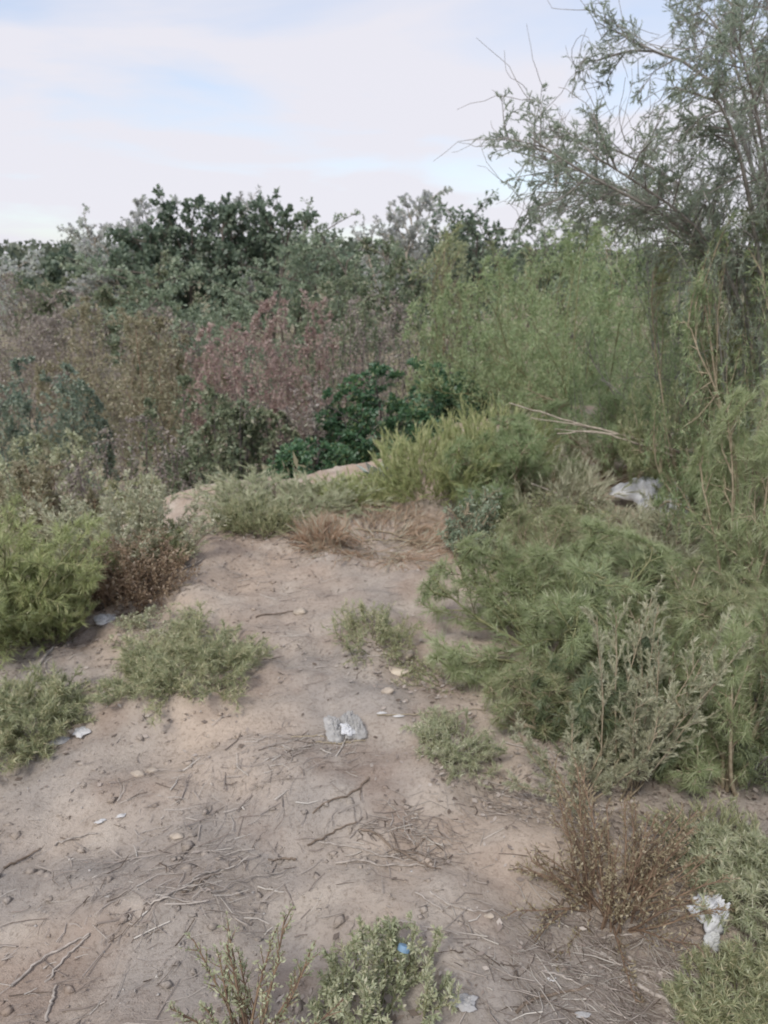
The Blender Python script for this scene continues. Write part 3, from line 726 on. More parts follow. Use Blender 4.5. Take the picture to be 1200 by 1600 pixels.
weed('sage_bush', 'tall pale grey green plume in front of the dark tamarisk', 985, 1240, 958, 180, 'sage', 'sage', 'twig_tan', 112, 52000, 0.013, 0.0024, depth=0.4, cat='shrub', n0=14, tilt=(2, 36), shape='needle', leaf_ang=(8, 38))
weed('sage_bush', 'low grey green sage spreading at the foot of the tall plume', 900, 1255, 1140, 200, 'sage', 'sage', 'twig_tan', 113, 30000, 0.013, 0.0024, shape='needle', depth=0.35, cat='shrub', n0=14, tilt=(10, 65))
weed('dry_bush', 'brown dry broom-like bush in front of the plume', 955, 1415, 1262, 270, 'sage', 'dry_olive', 'twig_brown', 114, 20000, 0.010, 0.0036, depth=0.45, cat='shrub', n0=60, tilt=(5, 75), r0=0.3, bare=0.1, g0=-0.02)
weed('weed', 'leafy green weed around the blue bottle cap at the bottom', 595, 1595, 1490, 180, 'mat', 'weed_pale', 'twig_green', 115, 14000, 0.012, 0.004, depth=0.26, n0=46, rpow=0.9)
weed('weed', 'thin straw yellow weed left of the bottle cap weed', 400, 1640, 1490, 220, 'sage', 'weed_pale', 'twig_brown', 116, 5000, 0.010, 0.004, depth=0.22, n0=16, tilt=(5, 55))
weed('weed', 'green weeds around the white plastic in the bottom right corner', 1195, 1445, 1375, 180, 'mat', 'weed_pale', 'twig_green', 117, 50000, 0.02, 0.0024, depth=0.45, shape='needle')
weed('weed', 'low green weeds at the very bottom right corner', 1160, 1590, 1535, 180, 'mat', 'weed', 'twig_green', 118, 26000, 0.018, 0.0022, depth=0.25, n0=110, shape='needle')
weed('weed', 'small grey green shrublet right of the dry reeds', 738, 860, 785, 100, 'bush', 'leaf_greygreen', 'twig_tan', 119, 7000, 0.022, 0.007, depth=0.45, dome=0)
weed('dry_reeds', 'heap of dry rust brown reeds lying on the rim', 595, 850, 818, 250, 'tuft', 'dry_reed', 'twig_tan', 120, 9000, 0.08, 0.003, depth=0.9, n0=260, tilt=(60, 89), cat='dry reeds')
weed('dry_reeds', 'small tan dry tuft left of the rust brown reeds', 505, 855, 815, 80, 'tuft', 'dry_reed', 'twig_tan', 121, 3000, 0.06, 0.004, depth=0.25, n0=60, cat='dry reeds')
weed('tamarisk', 'tall yellow green feathery bush at the left edge', 40, 1000, 815, 190, 'tamarisk', 'weed_bright', 'twig_green', 122, 60000, 0.036, 0.0026, depth=0.9, dome=0, leaf_ang=(6, 30), tilt=(3, 50), cat='shrub')
weed('tamarisk', 'small olive feathery bush between the left edge bush and brown one', 72, 990, 905, 120, 'tuft', 'weed_bright', 'twig_green', 123, 26000, 0.035, 0.003, depth=0.5, cat='shrub')
weed('weed', 'thin dry green weed right of the sprawling tamarisk by the sack', 860, 860, 800, 160, 'mat', 'tam_olive', 'twig_tan', 124, 10000, 0.03, 0.006, depth=0.8)
weed('weed', 'dull tan dry weeds around the white sack', 1000, 850, 815, 200, 'tuft', 'sage', 'twig_tan', 125, 8000, 0.06, 0.005, depth=0.7)
weed('weed', 'tan and green dry weeds at the far end of the path', 850, 785, 722, 180, 'tuft', 'sage', 'twig_tan', 126, 18000, 0.05, 0.004, depth=1.3)

weed('weed', 'thin yellow green grass along the rim between pale weeds and silver plant', 560, 785, 745, 120, 'tuft', 'weed_bright', 'twig_green', 127, 20000, 0.035, 0.0034, depth=0.5)
weed('weed', 'thin green weeds on the litter right of the brown dry bush', 1120, 1345, 1290, 190, 'tuft', 'weed', 'twig_green', 128, 12000, 0.018, 0.002, depth=0.3, n0=120)
weed('weed', 'sparse grey green seedlings beside the path below the sprawling tamarisk', 690, 1060, 1030, 150, 'mat', 'weed', 'twig_green', 129, 5000, 0.012, 0.0035, depth=0.3, n0=40)
weed('weed', 'sparse seedlings on the slope between oval mat and brown dry bush', 250, 992, 972, 130, 'mat', 'weed_pale', 'twig_tan', 130, 5000, 0.014, 0.004, depth=0.4, n0=45)

# silver leaved plant on the rim, each broad leaf its own piece
def silver_plant():
    b = ground(588, 764)
    root = tag(empty('silver_plant', b), 'silvery pale plant with broad pointed leaves on the rim', 'plant')
    rng = np.random.default_rng(131)
    for k in range(15):
        a = rng.uniform(0, 2 * math.pi); el = rng.uniform(0.5, 1.3); ln = rng.uniform(0.22, 0.36)
        d = np.array((math.cos(a) * math.cos(el), math.sin(a) * math.cos(el), math.sin(el)))
        s = unit(np.cross(d, (0, 0, 1.0))); up = np.cross(s, d)
        pts, w = [], 0.035
        for i in range(6):
            t = i / 5; c = d * ln * t - np.array((0, 0, 1)) * ln * 0.25 * t * t
            ww = w * (math.sin(math.pi * min(1, t * 0.8 + 0.18)) ** 0.8) * (1 if i < 5 else 0.05)
            pts += [c - s * ww + up * ww * 0.35, c, c + s * ww + up * ww * 0.35]
        V = np.array(pts); V = np.concatenate([V, V - up * 0.0015])
        f = []
        for i in range(5):
            for j in range(2):
                q = [i * 3 + j, i * 3 + j + 1, i * 3 + j + 4, i * 3 + j + 3]
                f.append(q); f.append([x + 18 for x in q[::-1]])
        obj('leaf', make_mesh('leaf', V, [np.array(f)], M['silver'], True, np.full(36, rng.random())), root)
silver_plant()

# ------------------------------------------------------------------ loose earth and litter
def ico():
    p = (1 + 5 ** 0.5) / 2
    v = unit(np.array([(-1, p, 0), (1, p, 0), (-1, -p, 0), (1, -p, 0), (0, -1, p), (0, 1, p), (0, -1, -p), (0, 1, -p), (p, 0, -1), (p, 0, 1), (-p, 0, -1), (-p, 0, 1)], float))
    f = np.array([(0, 11, 5), (0, 5, 1), (0, 1, 7), (0, 7, 10), (0, 10, 11), (1, 5, 9), (5, 11, 4), (11, 10, 2), (10, 7, 6), (7, 1, 8), (3, 9, 4), (3, 4, 2), (3, 2, 6), (3, 6, 8), (3, 8, 9), (4, 9, 5), (2, 4, 11), (6, 2, 10), (8, 6, 7), (9, 8, 1)])
    return v, f
def scatter_lumps(name, label, cat, mat, n, lo, hi, seed, patch, box=(-1.9, 2.6, 1.0, 7.5), flat=0.6):
    rng = np.random.default_rng(seed)
    xx = rng.uniform(box[0], box[1], n * 5); yy = box[2] + (box[3] - box[2]) * rng.random(n * 5) ** 1.5
    w = vnoise(xx * patch, yy * patch, seed) + 0.3 * vnoise(xx * patch * 3, yy * patch * 3, seed + 1)
    ok = (w > rng.uniform(-0.35, 0.45, n * 5)) & (rim_dist(xx, yy) < 0.3)
    xx, yy = xx[ok][:n], yy[ok][:n]; n = len(xx)
    zz = height(xx, yy) - H0
    v = np.array([(1, 0, 0), (-1, 0, 0), (0, 1, 0), (0, -1, 0), (0, 0, 1), (0, 0, -1)], float)
    f = np.array([(0, 2, 4), (2, 1, 4), (1, 3, 4), (3, 0, 4), (2, 0, 5), (1, 2, 5), (3, 1, 5), (0, 3, 5)])
    r = lo + (hi - lo) * rng.random(n) ** 7
    V = v[None] * (1 + rng.uniform(-0.45, 0.5, (n, 6, 1)) + rng.normal(0, 0.22, (n, 6, 3)))
    a = rng.uniform(0, 6.28, n); ca, sa = np.cos(a), np.sin(a)
    st = rng.uniform(0.7, 1.5, n)
    Vx = V[..., 0] * st[:, None]; Vy = V[..., 1]
    V = np.stack([Vx * ca[:, None] - Vy * sa[:, None], Vx * sa[:, None] + Vy * ca[:, None], V[..., 2] * flat], -1) * r[:, None, None]
    V = V + np.stack([xx, yy, zz + r * 0.02], 1)[:, None, :]
    F = (f[None] + 6 * np.arange(n)[:, None, None]).reshape(-1, 3)
    o = obj(name, make_mesh(name, V.reshape(-1, 3), [F], mat, False))
    o['kind'] = 'stuff'
    tag(o, label, cat)
scatter_lumps('clods', 'loose crumbs and clods of tan earth over the mound', 'soil', M['dirt'], 8500, 0.003, 0.018, 201, 1.4)
scatter_lumps('gravel', 'pale grit scattered over the bare dirt', 'gravel', M['pebble'], 1500, 0.002, 0.007, 203, 1.9)
def scatter_twigs(name, label, n, seed, centres, ln, rad, lift=0.004):
    """fine broken twigs in drifts; centres = (x, y, sx, sy, share, direction in radians)"""
    rng = np.random.default_rng(seed)
    sh = np.array([c[4] for c in centres], float); sh /= sh.sum()
    ci = rng.choice(len(centres), n, p=sh); C = np.array(centres)[ci]
    xx = C[:, 0] + rng.normal(0, 1, n) * C[:, 2]; yy = C[:, 1] + rng.normal(0, 1, n) * C[:, 3]
    ok = (yy > 0.75) & (rim_dist(xx, yy) < 0.4)
    xx, yy, C = xx[ok], yy[ok], C[ok]; n = len(xx)
    a = C[:, 5] + rng.normal(0, 0.75, n)
    l = ln[0] + (ln[1] - ln[0]) * rng.random(n) ** 2
    t = np.linspace(-0.5, 0.5, 3)
    bend = rng.normal(0, 0.09, n)
    px = xx[:, None] + np.cos(a)[:, None] * l[:, None] * t - np.sin(a)[:, None] * (bend * l)[:, None] * (t * t * 4)
    py = yy[:, None] + np.sin(a)[:, None] * l[:, None] * t + np.cos(a)[:, None] * (bend * l)[:, None] * (t * t * 4)
    pz = height(px, py) - H0
    mx = pz.max(1, keepdims=True); tilt = rng.normal(0, 0.06, n)[:, None] * l[:, None] * t
    P = np.stack([px, py, pz * 0.5 + mx * 0.5 + lift + tilt], -1)
    r = rad[0] + (rad[1] - rad[0]) * rng.random(n) ** 2.5
    v, f = tubes(P, r, r * 0.6, 3)
    tint = np.repeat(np.clip(rng.normal(0.48, 0.27, n), 0, 1), 9)
    o = obj(name, make_mesh(name, v, [f], M['litter'], True, tint))
    o['kind'] = 'stuff'
    tag(o, label, 'twigs')
def G(px, py):
    q = ground(px, py); return q[0], q[1]
scatter_twigs('twig_litter', 'grey fine twig litter strewn in drifts over the dirt', 6500, 211, [
    (*G(1010, 1530), 0.17, 0.14, 14, 2.6), (*G(860, 1560), 0.14, 0.10, 3, 2.7), (*G(1090, 1330), 0.16, 0.14, 3, 2.7), (*G(640, 1320), 0.10, 0.07, 2.5, 2.8),
    (*G(800, 1260), 0.08, 0.06, 1.6, 2.6), (*G(330, 1270), 0.22, 0.16, 2.5, 0.7), (*G(150, 1450), 0.22, 0.16, 1.6, 0.8), (*G(330, 1390), 0.15, 0.10, 1.4, 0.6),
    (*G(480, 1170), 0.12, 0.06, 1.2, 0.3), (*G(470, 1010), 0.25, 0.25, 1.5, 0.5), (*G(420, 900), 0.35, 0.4, 2.4, 0.6), (*G(600, 850), 0.3, 0.3, 2.4, 2.9), (*G(60, 1030), 0.25, 0.25, 1.5, 0.8),
    (*G(950, 880), 0.35, 0.35, 3, 2.6), (*G(800, 820), 0.4, 0.5, 2.5, 2.8), (0.3, 2.6, 1.0, 1.2, 3.0, 1.0)], (0.012, 0.11), (0.0007, 0.0027))

def leaf_litter():
    rng = np.random.default_rng(221)
    pts = []
    for bb, ss in PLANTED:
        if bb[1] < 6.5 and ss[2] < 2.5:
            k = int(160 + 260 * min(1.5, ss[0]))
            pts.append(np.stack([bb[0] + rng.normal(0, ss[0] * 0.42, k), bb[1] - ss[1] * 0.12 + rng.normal(0, ss[1] * 0.42, k)], 1))
    p = np.concatenate(pts)
    p = p[p[:, 1] > 0.8]
    n = len(p); a = rng.uniform(0, 6.28, n)
    d = unit(np.stack([np.cos(a), np.sin(a), rng.normal(0.08, 0.15, n)], 1))
    q = np.column_stack([p, height(p[:, 0], p[:, 1]) - H0 + 0.004])
    s_ = unit(np.cross(d, np.array([0, 0, 1.0]) + rng.normal(0, 0.25, (n, 3)))); l = rng.uniform(0.008, 0.03, n)[:, None]; w = l * rng.uniform(0.12, 0.4, n)[:, None]
    V = np.stack([q, q + d * l * 0.5 + s_ * w, q + d * l, q + d * l * 0.5 - s_ * w], 1).reshape(-1, 3)
    o = obj('leaf_litter', make_mesh('leaf_litter', V, [np.arange(4 * n).reshape(n, 4)], M['litter'], False, np.repeat(rng.random(n) * 0.72, 4)))
    o['kind'] = 'stuff'
    tag(o, 'dry brown leaf litter gathered under the weeds and shrubs', 'leaf litter')
leaf_litter()
# ---- single sticks one can pick out
GS = 'sticks lying on the dirt'
def stick(label, pts, r0, r1=None, mat='stick_grey', forks=(), lift=0.008, name='stick', cat='stick', Ys=None, group=GS):
    """pts are read off the photograph and put on the ground (or Ys metres ahead where the stick is propped up)"""
    q = []
    for i, (px, py) in enumerate(pts):
        p = ground(px, py) if Ys is None else at(px, py, Ys[i])
        q.append(p)
    q = np.array(q)
    n = max(9, 5 * len(q)); t = np.linspace(0, len(q) - 1, n); i = np.minimum(t.astype(int), len(q) - 2); f = (t - i)[:, None]
    c = q[i] * (1 - f) + q[i + 1] * f
    for _ in range(3):
        c[1:-1] = (c[:-2] + 2 * c[1:-1] + c[2:]) / 4
    rng = np.random.default_rng(abs(hash(round(pts[0][0] * 7 + pts[0][1]))) % 9999)
    c += rng.normal(0, 0.0022, c.shape)
    if Ys is None:
        gz = height(c[:, 0], c[:, 1]) - H0
        c[:, 2] = np.maximum(0.5 * gz + 0.5 * np.linspace(gz[0], gz[-1], n), gz) + lift * 0.6
    b = c[0].copy()
    parts = [tubes((c - b)[None], np.array([r0]), (r1 or r0 * 0.5), 6)]
    for k, (tt, ang, fl) in enumerate(forks):
        j = int(tt * (n - 1)); d = unit(c[min(j + 1, n - 1)] - c[max(j - 1, 0)])
        ca, sa = math.cos(math.radians(ang)), math.sin(math.radians(ang))
        e = np.array((d[0] * ca - d[1] * sa, d[0] * sa + d[1] * ca, 0.12))
        m = np.linspace(0, 1, 6)[:, None]
        cc = c[j] + e * fl * m + rng.normal(0, 0.004, (6, 3)) * m
        if Ys is None:
            cc[:, 2] = np.maximum(cc[:, 2], height(cc[:, 0], cc[:, 1]) - H0 + 0.003)
        parts.append(tubes((cc - b)[None], np.array([r0 * 0.55]), r0 * 0.25, 5))
    v, fs = merge(parts)
    # close the ends
    o = obj(name, make_mesh(name, v, fs, M[mat], True))
    o.location = tuple(b)
    tag(o, label, cat, group)
    return o
stick('dark charred stick slanting with a knob at its upper end', [(578, 1220), (550, 1245), (487, 1278)], 0.0040, 0.0025, 'stick_brown', forks=[(0.35, 35, 0.09)])
stick('grey stick slanting up to the left of the twig tangle', [(480, 1328), (520, 1308), (558, 1290)], 0.0032, 0.002, 'stick_brown')
stick('longest pale stick at the bottom of the twig tangle', [(525, 1352), (600, 1358), (690, 1357)], 0.0034, 0.002)
stick('brown stick crossing down through the twig tangle', [(562, 1300), (610, 1330), (650, 1350), (686, 1360)], 0.0040, 0.002, 'stick_brown', forks=[(0.5, 30, 0.08)])
stick('thin pale stick above the longest one in the tangle', [(500, 1320), (550, 1328), (600, 1345), (660, 1352)], 0.0026, 0.0015)
stick('short stick standing off the right end of the tangle', [(640, 1338), (652, 1325), (664, 1315)], 0.0025, 0.0018, 'stick_brown')
stick('pale forked stick with a long right arm below the tangle', [(672, 1400), (700, 1418), (745, 1428), (790, 1440)], 0.0034, 0.0018, forks=[(0.3, 25, 0.06)])
stick('thin pale stick lying left of the forked stick', [(648, 1398), (670, 1412), (692, 1428)], 0.0024, 0.0015)
stick('pale curved stick above the bottle cap weed', [(622, 1445), (650, 1448), (690, 1456), (718, 1464)], 0.0034, 0.0018)
stick('dark short stick jutting from the brown dry bush', [(845, 1452), (868, 1428), (893, 1404)], 0.0042, 0.0034, 'stick_brown')
stick('brown stick in the lower part of the litter at the bottom', [(805, 1582), (850, 1562), (895, 1550), (925, 1543)], 0.0044, 0.003, 'stick_brown')
stick('pale stick meeting the brown one in the bottom litter', [(845, 1520), (880, 1535), (912, 1546)], 0.0030, 0.002)
stick('pale curved root-like stick below the dry bush', [(925, 1478), (955, 1470), (985, 1462)], 0.0040, 0.0025)
stick('pale straight stick in the bottom litter under the root-like one', [(940, 1492), (970, 1512), (1012, 1524)], 0.0030, 0.002)
stick('thick pale weathered stick at the bottom edge of the litter', [(995, 1545), (1040, 1572), (1080, 1600)], 0.0058, 0.004)
stick('thin stick near the bottom edge right of the thick pale one', [(1060, 1580), (1085, 1600), (1100, 1612)], 0.0036, 0.0025)
stick('short upright-looking pale stick in the bottom litter', [(985, 1535), (990, 1552), (988, 1575)], 0.0036, 0.0025)
stick('small pale stick at the left end of the bottom litter', [(900, 1580), (912, 1588), (925, 1590)], 0.0030, 0.002)
stick('thin grey stick from the small weed clump towards the plume', [(790, 1162), (840, 1175), (885, 1200), (905, 1228)], 0.0034, 0.002)
stick('pale thin stick at the top of the twig drift beside the dry bush', [(775, 1243), (800, 1252), (830, 1258)], 0.0026, 0.0016)
stick('pale stick crossing above the dry bush', [(820, 1235), (870, 1238), (920, 1243)], 0.0024, 0.0015)
stick('long thin stalk running from the plastic bag to the right shrub', [(590, 1122), (640, 1121), (700, 1116), (780, 1108)], 0.0026, 0.0014, 'twig_tan')
stick('tan stick lying under the plastic bag', [(495, 1163), (530, 1166), (570, 1163)], 0.0034, 0.002, 'twig_tan')
stick('thin tan stick at the left of the plastic bag', [(455, 1155), (485, 1153), (515, 1158)], 0.0028, 0.002, 'twig_tan')
stick('long grey stick in the lower left of the dirt', [(20, 1545), (60, 1510), (110, 1480), (140, 1465)], 0.0036, 0.002)
stick('second long grey stick beside the lower left one', [(70, 1540), (105, 1505), (140, 1470)], 0.0030, 0.002)
stick('pale stick standing steeply near the lower left corner', [(75, 1600), (82, 1570), (88, 1548)], 0.0045, 0.003)
stick('flat grey stick in the middle left stick group', [(225, 1418), (270, 1412), (325, 1413)], 0.0030, 0.002)
stick('slanting grey stick in the middle left stick group', [(250, 1410), (290, 1388), (345, 1365)], 0.0032, 0.002, forks=[(0.4, -22, 0.06)])
stick('long thin stick right of the middle left group', [(330, 1400), (385, 1385), (445, 1367)], 0.0028, 0.0015)
stick('thin stick pointing down left near the middle left group', [(283, 1402), (310, 1385), (345, 1368)], 0.0024, 0.0015, 'stick_brown')
stick('dark twig at the left edge of the dirt', [(5, 1362), (30, 1350), (65, 1330)], 0.0036, 0.002, 'stick_brown', forks=[(0.5, -18, 0.08)])
stick('pale twig right of the dark left edge twig', [(85, 1325), (115, 1312), (150, 1303)], 0.0030, 0.0018)
stick('thin pale twig below the white crumb of paper', [(165, 1360), (190, 1348), (215, 1335)], 0.0022, 0.0015)
stick('short dark twig tip left of the twig tangle', [(420, 1348), (440, 1347), (462, 1345)], 0.0026, 0.0035, 'stick_brown')
stick('grey stick at the foot of the left sage slope', [(45, 1065), (70, 1030), (105, 1010)], 0.010, 0.006)
stick('pale dry stalk on the slope below the brown dry bush', [(245, 920), (290, 890), (320, 872)], 0.006, 0.004)
stick('second pale dry stalk on the slope below the rim', [(180, 978), (230, 945), (300, 915)], 0.005, 0.003, 'twig_tan')
stick('thin dark stalk across the slope left of the oval weed', [(70, 1020), (130, 990), (200, 962)], 0.004, 0.003, 'stick_brown')
stick('dark thin twig on the dirt above the path centre', [(400, 968), (440, 962), (480, 955)], 0.004, 0.002, 'stick_brown')
stick('pale reed lying in front of the rust brown reeds', [(555, 830), (600, 832), (675, 845)], 0.006, 0.003, 'twig_tan')
stick('second pale reed under the rust brown reeds', [(560, 848), (620, 846), (700, 852)], 0.005, 0.003, 'twig_tan')
# propped dead branches in the thicket
GB = 'dead pale branches in the right thicket'
stick('long pale dead branch lying across the thicket above the white sack', [(1062, 706), (1010, 690), (960, 676), (905, 663), (850, 645), (795, 630)], 0.011, 0.004, 'bark_pale', forks=[(0.35, 12, 0.5), (0.5, -14, 0.45)], name='dead_branch', cat='branch', Ys=[4.75, 4.75, 4.75, 4.75, 4.75, 4.75], group=GB)
stick('lower pale dead branch running beneath the long one', [(1050, 712), (985, 690), (930, 672), (870, 678)], 0.009, 0.004, 'bark_pale', name='dead_branch', cat='branch', Ys=[4.7, 4.7, 4.72, 4.72], group=GB)
stick('pale dead branch low in the thicket beside the small white scrap', [(1066, 936), (1020, 915), (975, 897), (900, 890)], 0.0075, 0.003, 'bark_pale', forks=[(0.4, -14, 0.25)], name='dead_branch', cat='branch', Ys=[3.7, 3.7, 3.7, 3.75], group=GB)
stick('thin grey dead branch slanting below the white sack', [(1060, 855), (1000, 830), (920, 790), (830, 755)], 0.008, 0.003, 'stick_grey', forks=[(0.45, 24, 0.3)], name='dead_branch', cat='branch', Ys=[4.5, 4.5, 4.55, 4.6], group=GB)
stick('bleached thick limb entering at the right edge', [(1235, 1030), (1195, 1068), (1160, 1105), (1120, 1150)], 0.014, 0.007, 'bark_pale', name='dead_branch', cat='branch', Ys=[2.5, 2.45, 2.4, 2.4], group=GB)
stick('thin bleached branch crossing under the thick limb at right edge', [(1220, 1190), (1180, 1165), (1140, 1150)], 0.006, 0.003, 'bark_pale', name='dead_branch', cat='branch', Ys=[2.35, 2.35, 2.35], group=GB)
stick('grey upright dead stem at the right edge above the leaning tamarisk', [(1160, 820), (1180, 770), (1205, 735)], 0.012, 0.009, 'bark_pale', name='dead_branch', cat='branch', Ys=[4.0, 4.0, 4.0], group=GB)
stick('thin yellowish stalk arching out of the sprawling tamarisk', [(905, 1045), (840, 1040), (775, 1043)], 0.004, 0.002, 'twig_tan', name='dead_branch', cat='branch', Ys=[2.9, 2.88, 2.85], group=GB)

# ------------------------------------------------------------------ rubbish
def plastic_mat(name, col, trans, rough=0.35):
    m, t, out = new_mat(name)
    b = N(t, 'ShaderNodeBsdfPrincipled'); b.inputs['Base Color'].default_value = (*col, 1); b.inputs['Roughness'].default_value = rough
    tr = N(t, 'ShaderNodeBsdfTranslucent'); tr.inputs['Color'].default_value = (*col, 1)
    tp = N(t, 'ShaderNodeBsdfTransparent')
    m1 = N(t, 'ShaderNodeMixShader'); m1.inputs[0].default_value = 0.35
    L(t, b.outputs[0], m1.inputs[1]); L(t, tr.outputs[0], m1.inputs[2])
    m2 = N(t, 'ShaderNodeMixShader'); m2.inputs[0].default_value = trans
    L(t, m1.outputs[0], m2.inputs[1]); L(t, tp.outputs[0], m2.inputs[2])
    tc = N(t, 'ShaderNodeTexCoord'); n = N(t, 'ShaderNodeTexVoronoi'); n.inputs['Scale'].default_value = 45
    L(t, tc.outputs['Object'], n.inputs['Vector'])
    bp = N(t, 'ShaderNodeBump'); bp.inputs['Strength'].default_value = 0.5; bp.inputs['Distance'].default_value = 0.006
    L(t, n.outputs['Distance'], bp.inputs['Height']); L(t, bp.outputs[0], b.inputs['Normal'])
    L(t, m2.outputs[0], out.inputs[0])
    return m
M['plastic_clear'] = plastic_mat('plastic_clear', (0.66, 0.65, 0.63), 0.38, 0.22)
M['plastic_white'] = plastic_mat('plastic_white', (0.86, 0.87, 0.89), 0.0, 0.5)
M['plastic_sack'] = plastic_mat('plastic_sack', (0.74, 0.75, 0.74), 0.0, 0.6)
M['paper'] = plastic_mat('paper', (0.78, 0.77, 0.76), 0.0, 0.8)
M['paper_grey'] = plastic_mat('paper_grey', (0.55, 0.54, 0.53), 0.0, 0.8)
M['cap_blue'] = plastic_mat('cap_blue', (0.27, 0.42, 0.58), 0.0, 0.5)
def crumple(size, seed, folds=6.5, amp=0.35, n=46):
    """closed crumpled pouch: two skins of a creased sheet with a ragged outline"""
    rng = np.random.default_rng(seed)
    th = np.linspace(0, 2 * np.pi, n + 1)[:-1]
    rim = 1 + 0.38 * np.interp(th, np.linspace(0, 2 * np.pi, 15), np.r_[(q := rng.uniform(-1, 0.6, 14)), q[0]]) + rng.normal(0, 0.05, n)
    rings = 16
    V, idt = [], []
    for side in (1, -1):
        for k in range(rings):
            f = (k + 1) / rings if side > 0 else (rings - k - 1) / rings
            if side < 0 and k == rings - 1:
                continue
            x, y = np.cos(th) * rim * f, np.sin(th) * rim * f
            cr = np.abs(vnoise(x * folds, y * folds, seed)) + 0.6 * np.abs(vnoise(x * folds * 2.1, y * folds * 2.1, seed + 3)) + 0.4 * vnoise(x * 1.6, y * 1.6, seed + 7)
            puff = (1 - f ** 2.5)
            z = (cr * amp * (0.5 + 1.5 * puff) + puff * amp * 0.7) if side > 0 else (cr * amp * 0.4 * (0.35 + puff) - 0.02 * puff - 0.02)
            V.append(np.stack([x, y, z], 1))
    V.append(np.array([[0, 0, amp]])); V.append(np.array([[0, 0, -0.01]]))
    nr = len(V) - 2
    V = np.concatenate(V); top, bot = nr * n, nr * n + 1
    Q, T = [], []
    j = np.arange(n); jn = (j + 1) % n
    for r in range(nr - 1):
        Q.append(np.stack([r * n + j, (r + 1) * n + j, (r + 1) * n + jn, r * n + jn], 1))
    T.append(np.stack([np.full(n, top), j, jn], 1)); T.append(np.stack([np.full(n, bot), (nr - 1) * n + jn, (nr - 1) * n + j], 1))
    return V * np.array(size), [np.concatenate(Q), np.concatenate(T)]
def rubbish(name, label, cat, pos, size, mat, seed, rotz=0.0, parts=(), tilt=0.0, sink=0.004, group=None, amp=0.35):
    v, f = crumple(size, seed, amp=amp)
    me = make_mesh(name, v, f, M[mat])
    o = obj(name, me)
    o.location = (pos[0], pos[1], pos[2] + sink); o.rotation_euler = (tilt, 0, rotz)
    tag(o, label, cat, group)
    for pn, off, sz, pm, ps, rz in parts:
        v, f = crumple(sz, ps)
        c = obj(pn, make_mesh(pn, v, f, M[pm]), o)
        c.location = off; c.rotation_euler = (0.25, 0, rz)
    return o
b = ground(549, 1142)
rubbish('plastic_bag', 'torn clear plastic bag with a white insert on the bare dirt', 'plastic bag', b, (0.055, 0.060, 0.10), 'plastic_clear', 301, 0.3,
        parts=[('bag_lobe', (-0.062, 0.008, 0.0), (0.058, 0.048, 0.075), 'plastic_clear', 302, 1.2), ('insert', (-0.022, -0.022, 0.022), (0.026, 0.034, 0.04), 'plastic_white', 303, 0.5)], tilt=0.25)
b = ground(1103, 1450)
rubbish('plastic_sheet', 'crumpled white plastic among the green weeds at lower right', 'plastic sheet', b + np.array((0, 0, 0.03)), (0.060, 0.060, 0.11), 'plastic_white', 304, 0.8,
        parts=[('fold', (-0.035, -0.035, -0.01), (0.035, 0.03, 0.04), 'plastic_sack', 305, 0.2)], tilt=0.5)
b = ground(1012, 778)
rubbish('white_sack', 'white plastic sack lying under the dead branches', 'sack', b + np.array((0.0, -0.2, 0.035)), (0.29, 0.20, 0.26), 'plastic_white', 306, 0.1,
        parts=[('sack_corner', (0.33, 0.06, 0.02), (0.11, 0.09, 0.16), 'plastic_sack', 307, 0.2)], tilt=0.3)
GP = 'scraps of white litter on the dirt'
def scrap(label, px, py, wpx, mat, seed, ratio=0.6, rot=0.0, name='paper_scrap', cat='paper scrap', group=GP, amp=0.3):
    b = ground(px, py); t = b[1] / ray(px, py)[1]; w = wpx * t / FPX / 2
    return rubbish(name, label, cat, b, (w, w * ratio, w * 0.6), mat, seed, rot, group=group, amp=amp)
scrap('white paper scrap on the slope under the brown dry bush', 163, 972, 44, 'paper', 311, 0.8)
scrap('small white scrap above the first one on the slope', 199, 938, 18, 'paper', 312, 0.5)
scrap('white paper scrap near the left end of the dirt', 126, 1147, 26, 'paper', 313, 1.2, 0.6)
scrap('dull grey plastic scrap left of the white one near the left edge', 92, 1160, 34, 'paper_grey', 314, 0.6, 0.4)
scrap('tiny white chip on the lower left dirt, right of two', 189, 1277, 16, 'paper', 315, 0.5, 0.5)
scrap('tiny white chip on the lower left dirt, left of two', 157, 1287, 16, 'paper', 316, 0.5, 0.5)
scrap('pale chip right of the plastic bag, nearer one', 596, 1119, 15, 'paper', 317, 0.4)
scrap('pale chip right of the plastic bag, farther one', 622, 1121, 17, 'paper', 318, 0.4)
scrap('heap of pale crumbs right of the bottle cap weed at the bottom', 725, 1568, 46, 'paper_grey', 319, 0.7)
scrap('small white pebble-like scrap in the bottom litter', 861, 1536, 14, 'paper', 320, 0.7)
scrap('white flake at the bottom edge of the litter', 910, 1588, 26, 'paper_grey', 321, 0.4)
scrap('pale oblong scrap standing in the brown dry bush', 978, 1400, 16, 'paper_grey', 322, 1.9)
scrap('small pale scrap beside the dead branch low in the thicket', 1078, 930, 20, 'paper_grey', 323, 1.1)
scrap('pale plastic scraps in the bottle cap weed', 580, 1500, 40, 'paper_grey', 324, 0.5)
scrap('small green glass-like scrap at the right of the yellow green weed clump', 778, 1172, 16, 'leaf_teal', 325, 0.8)

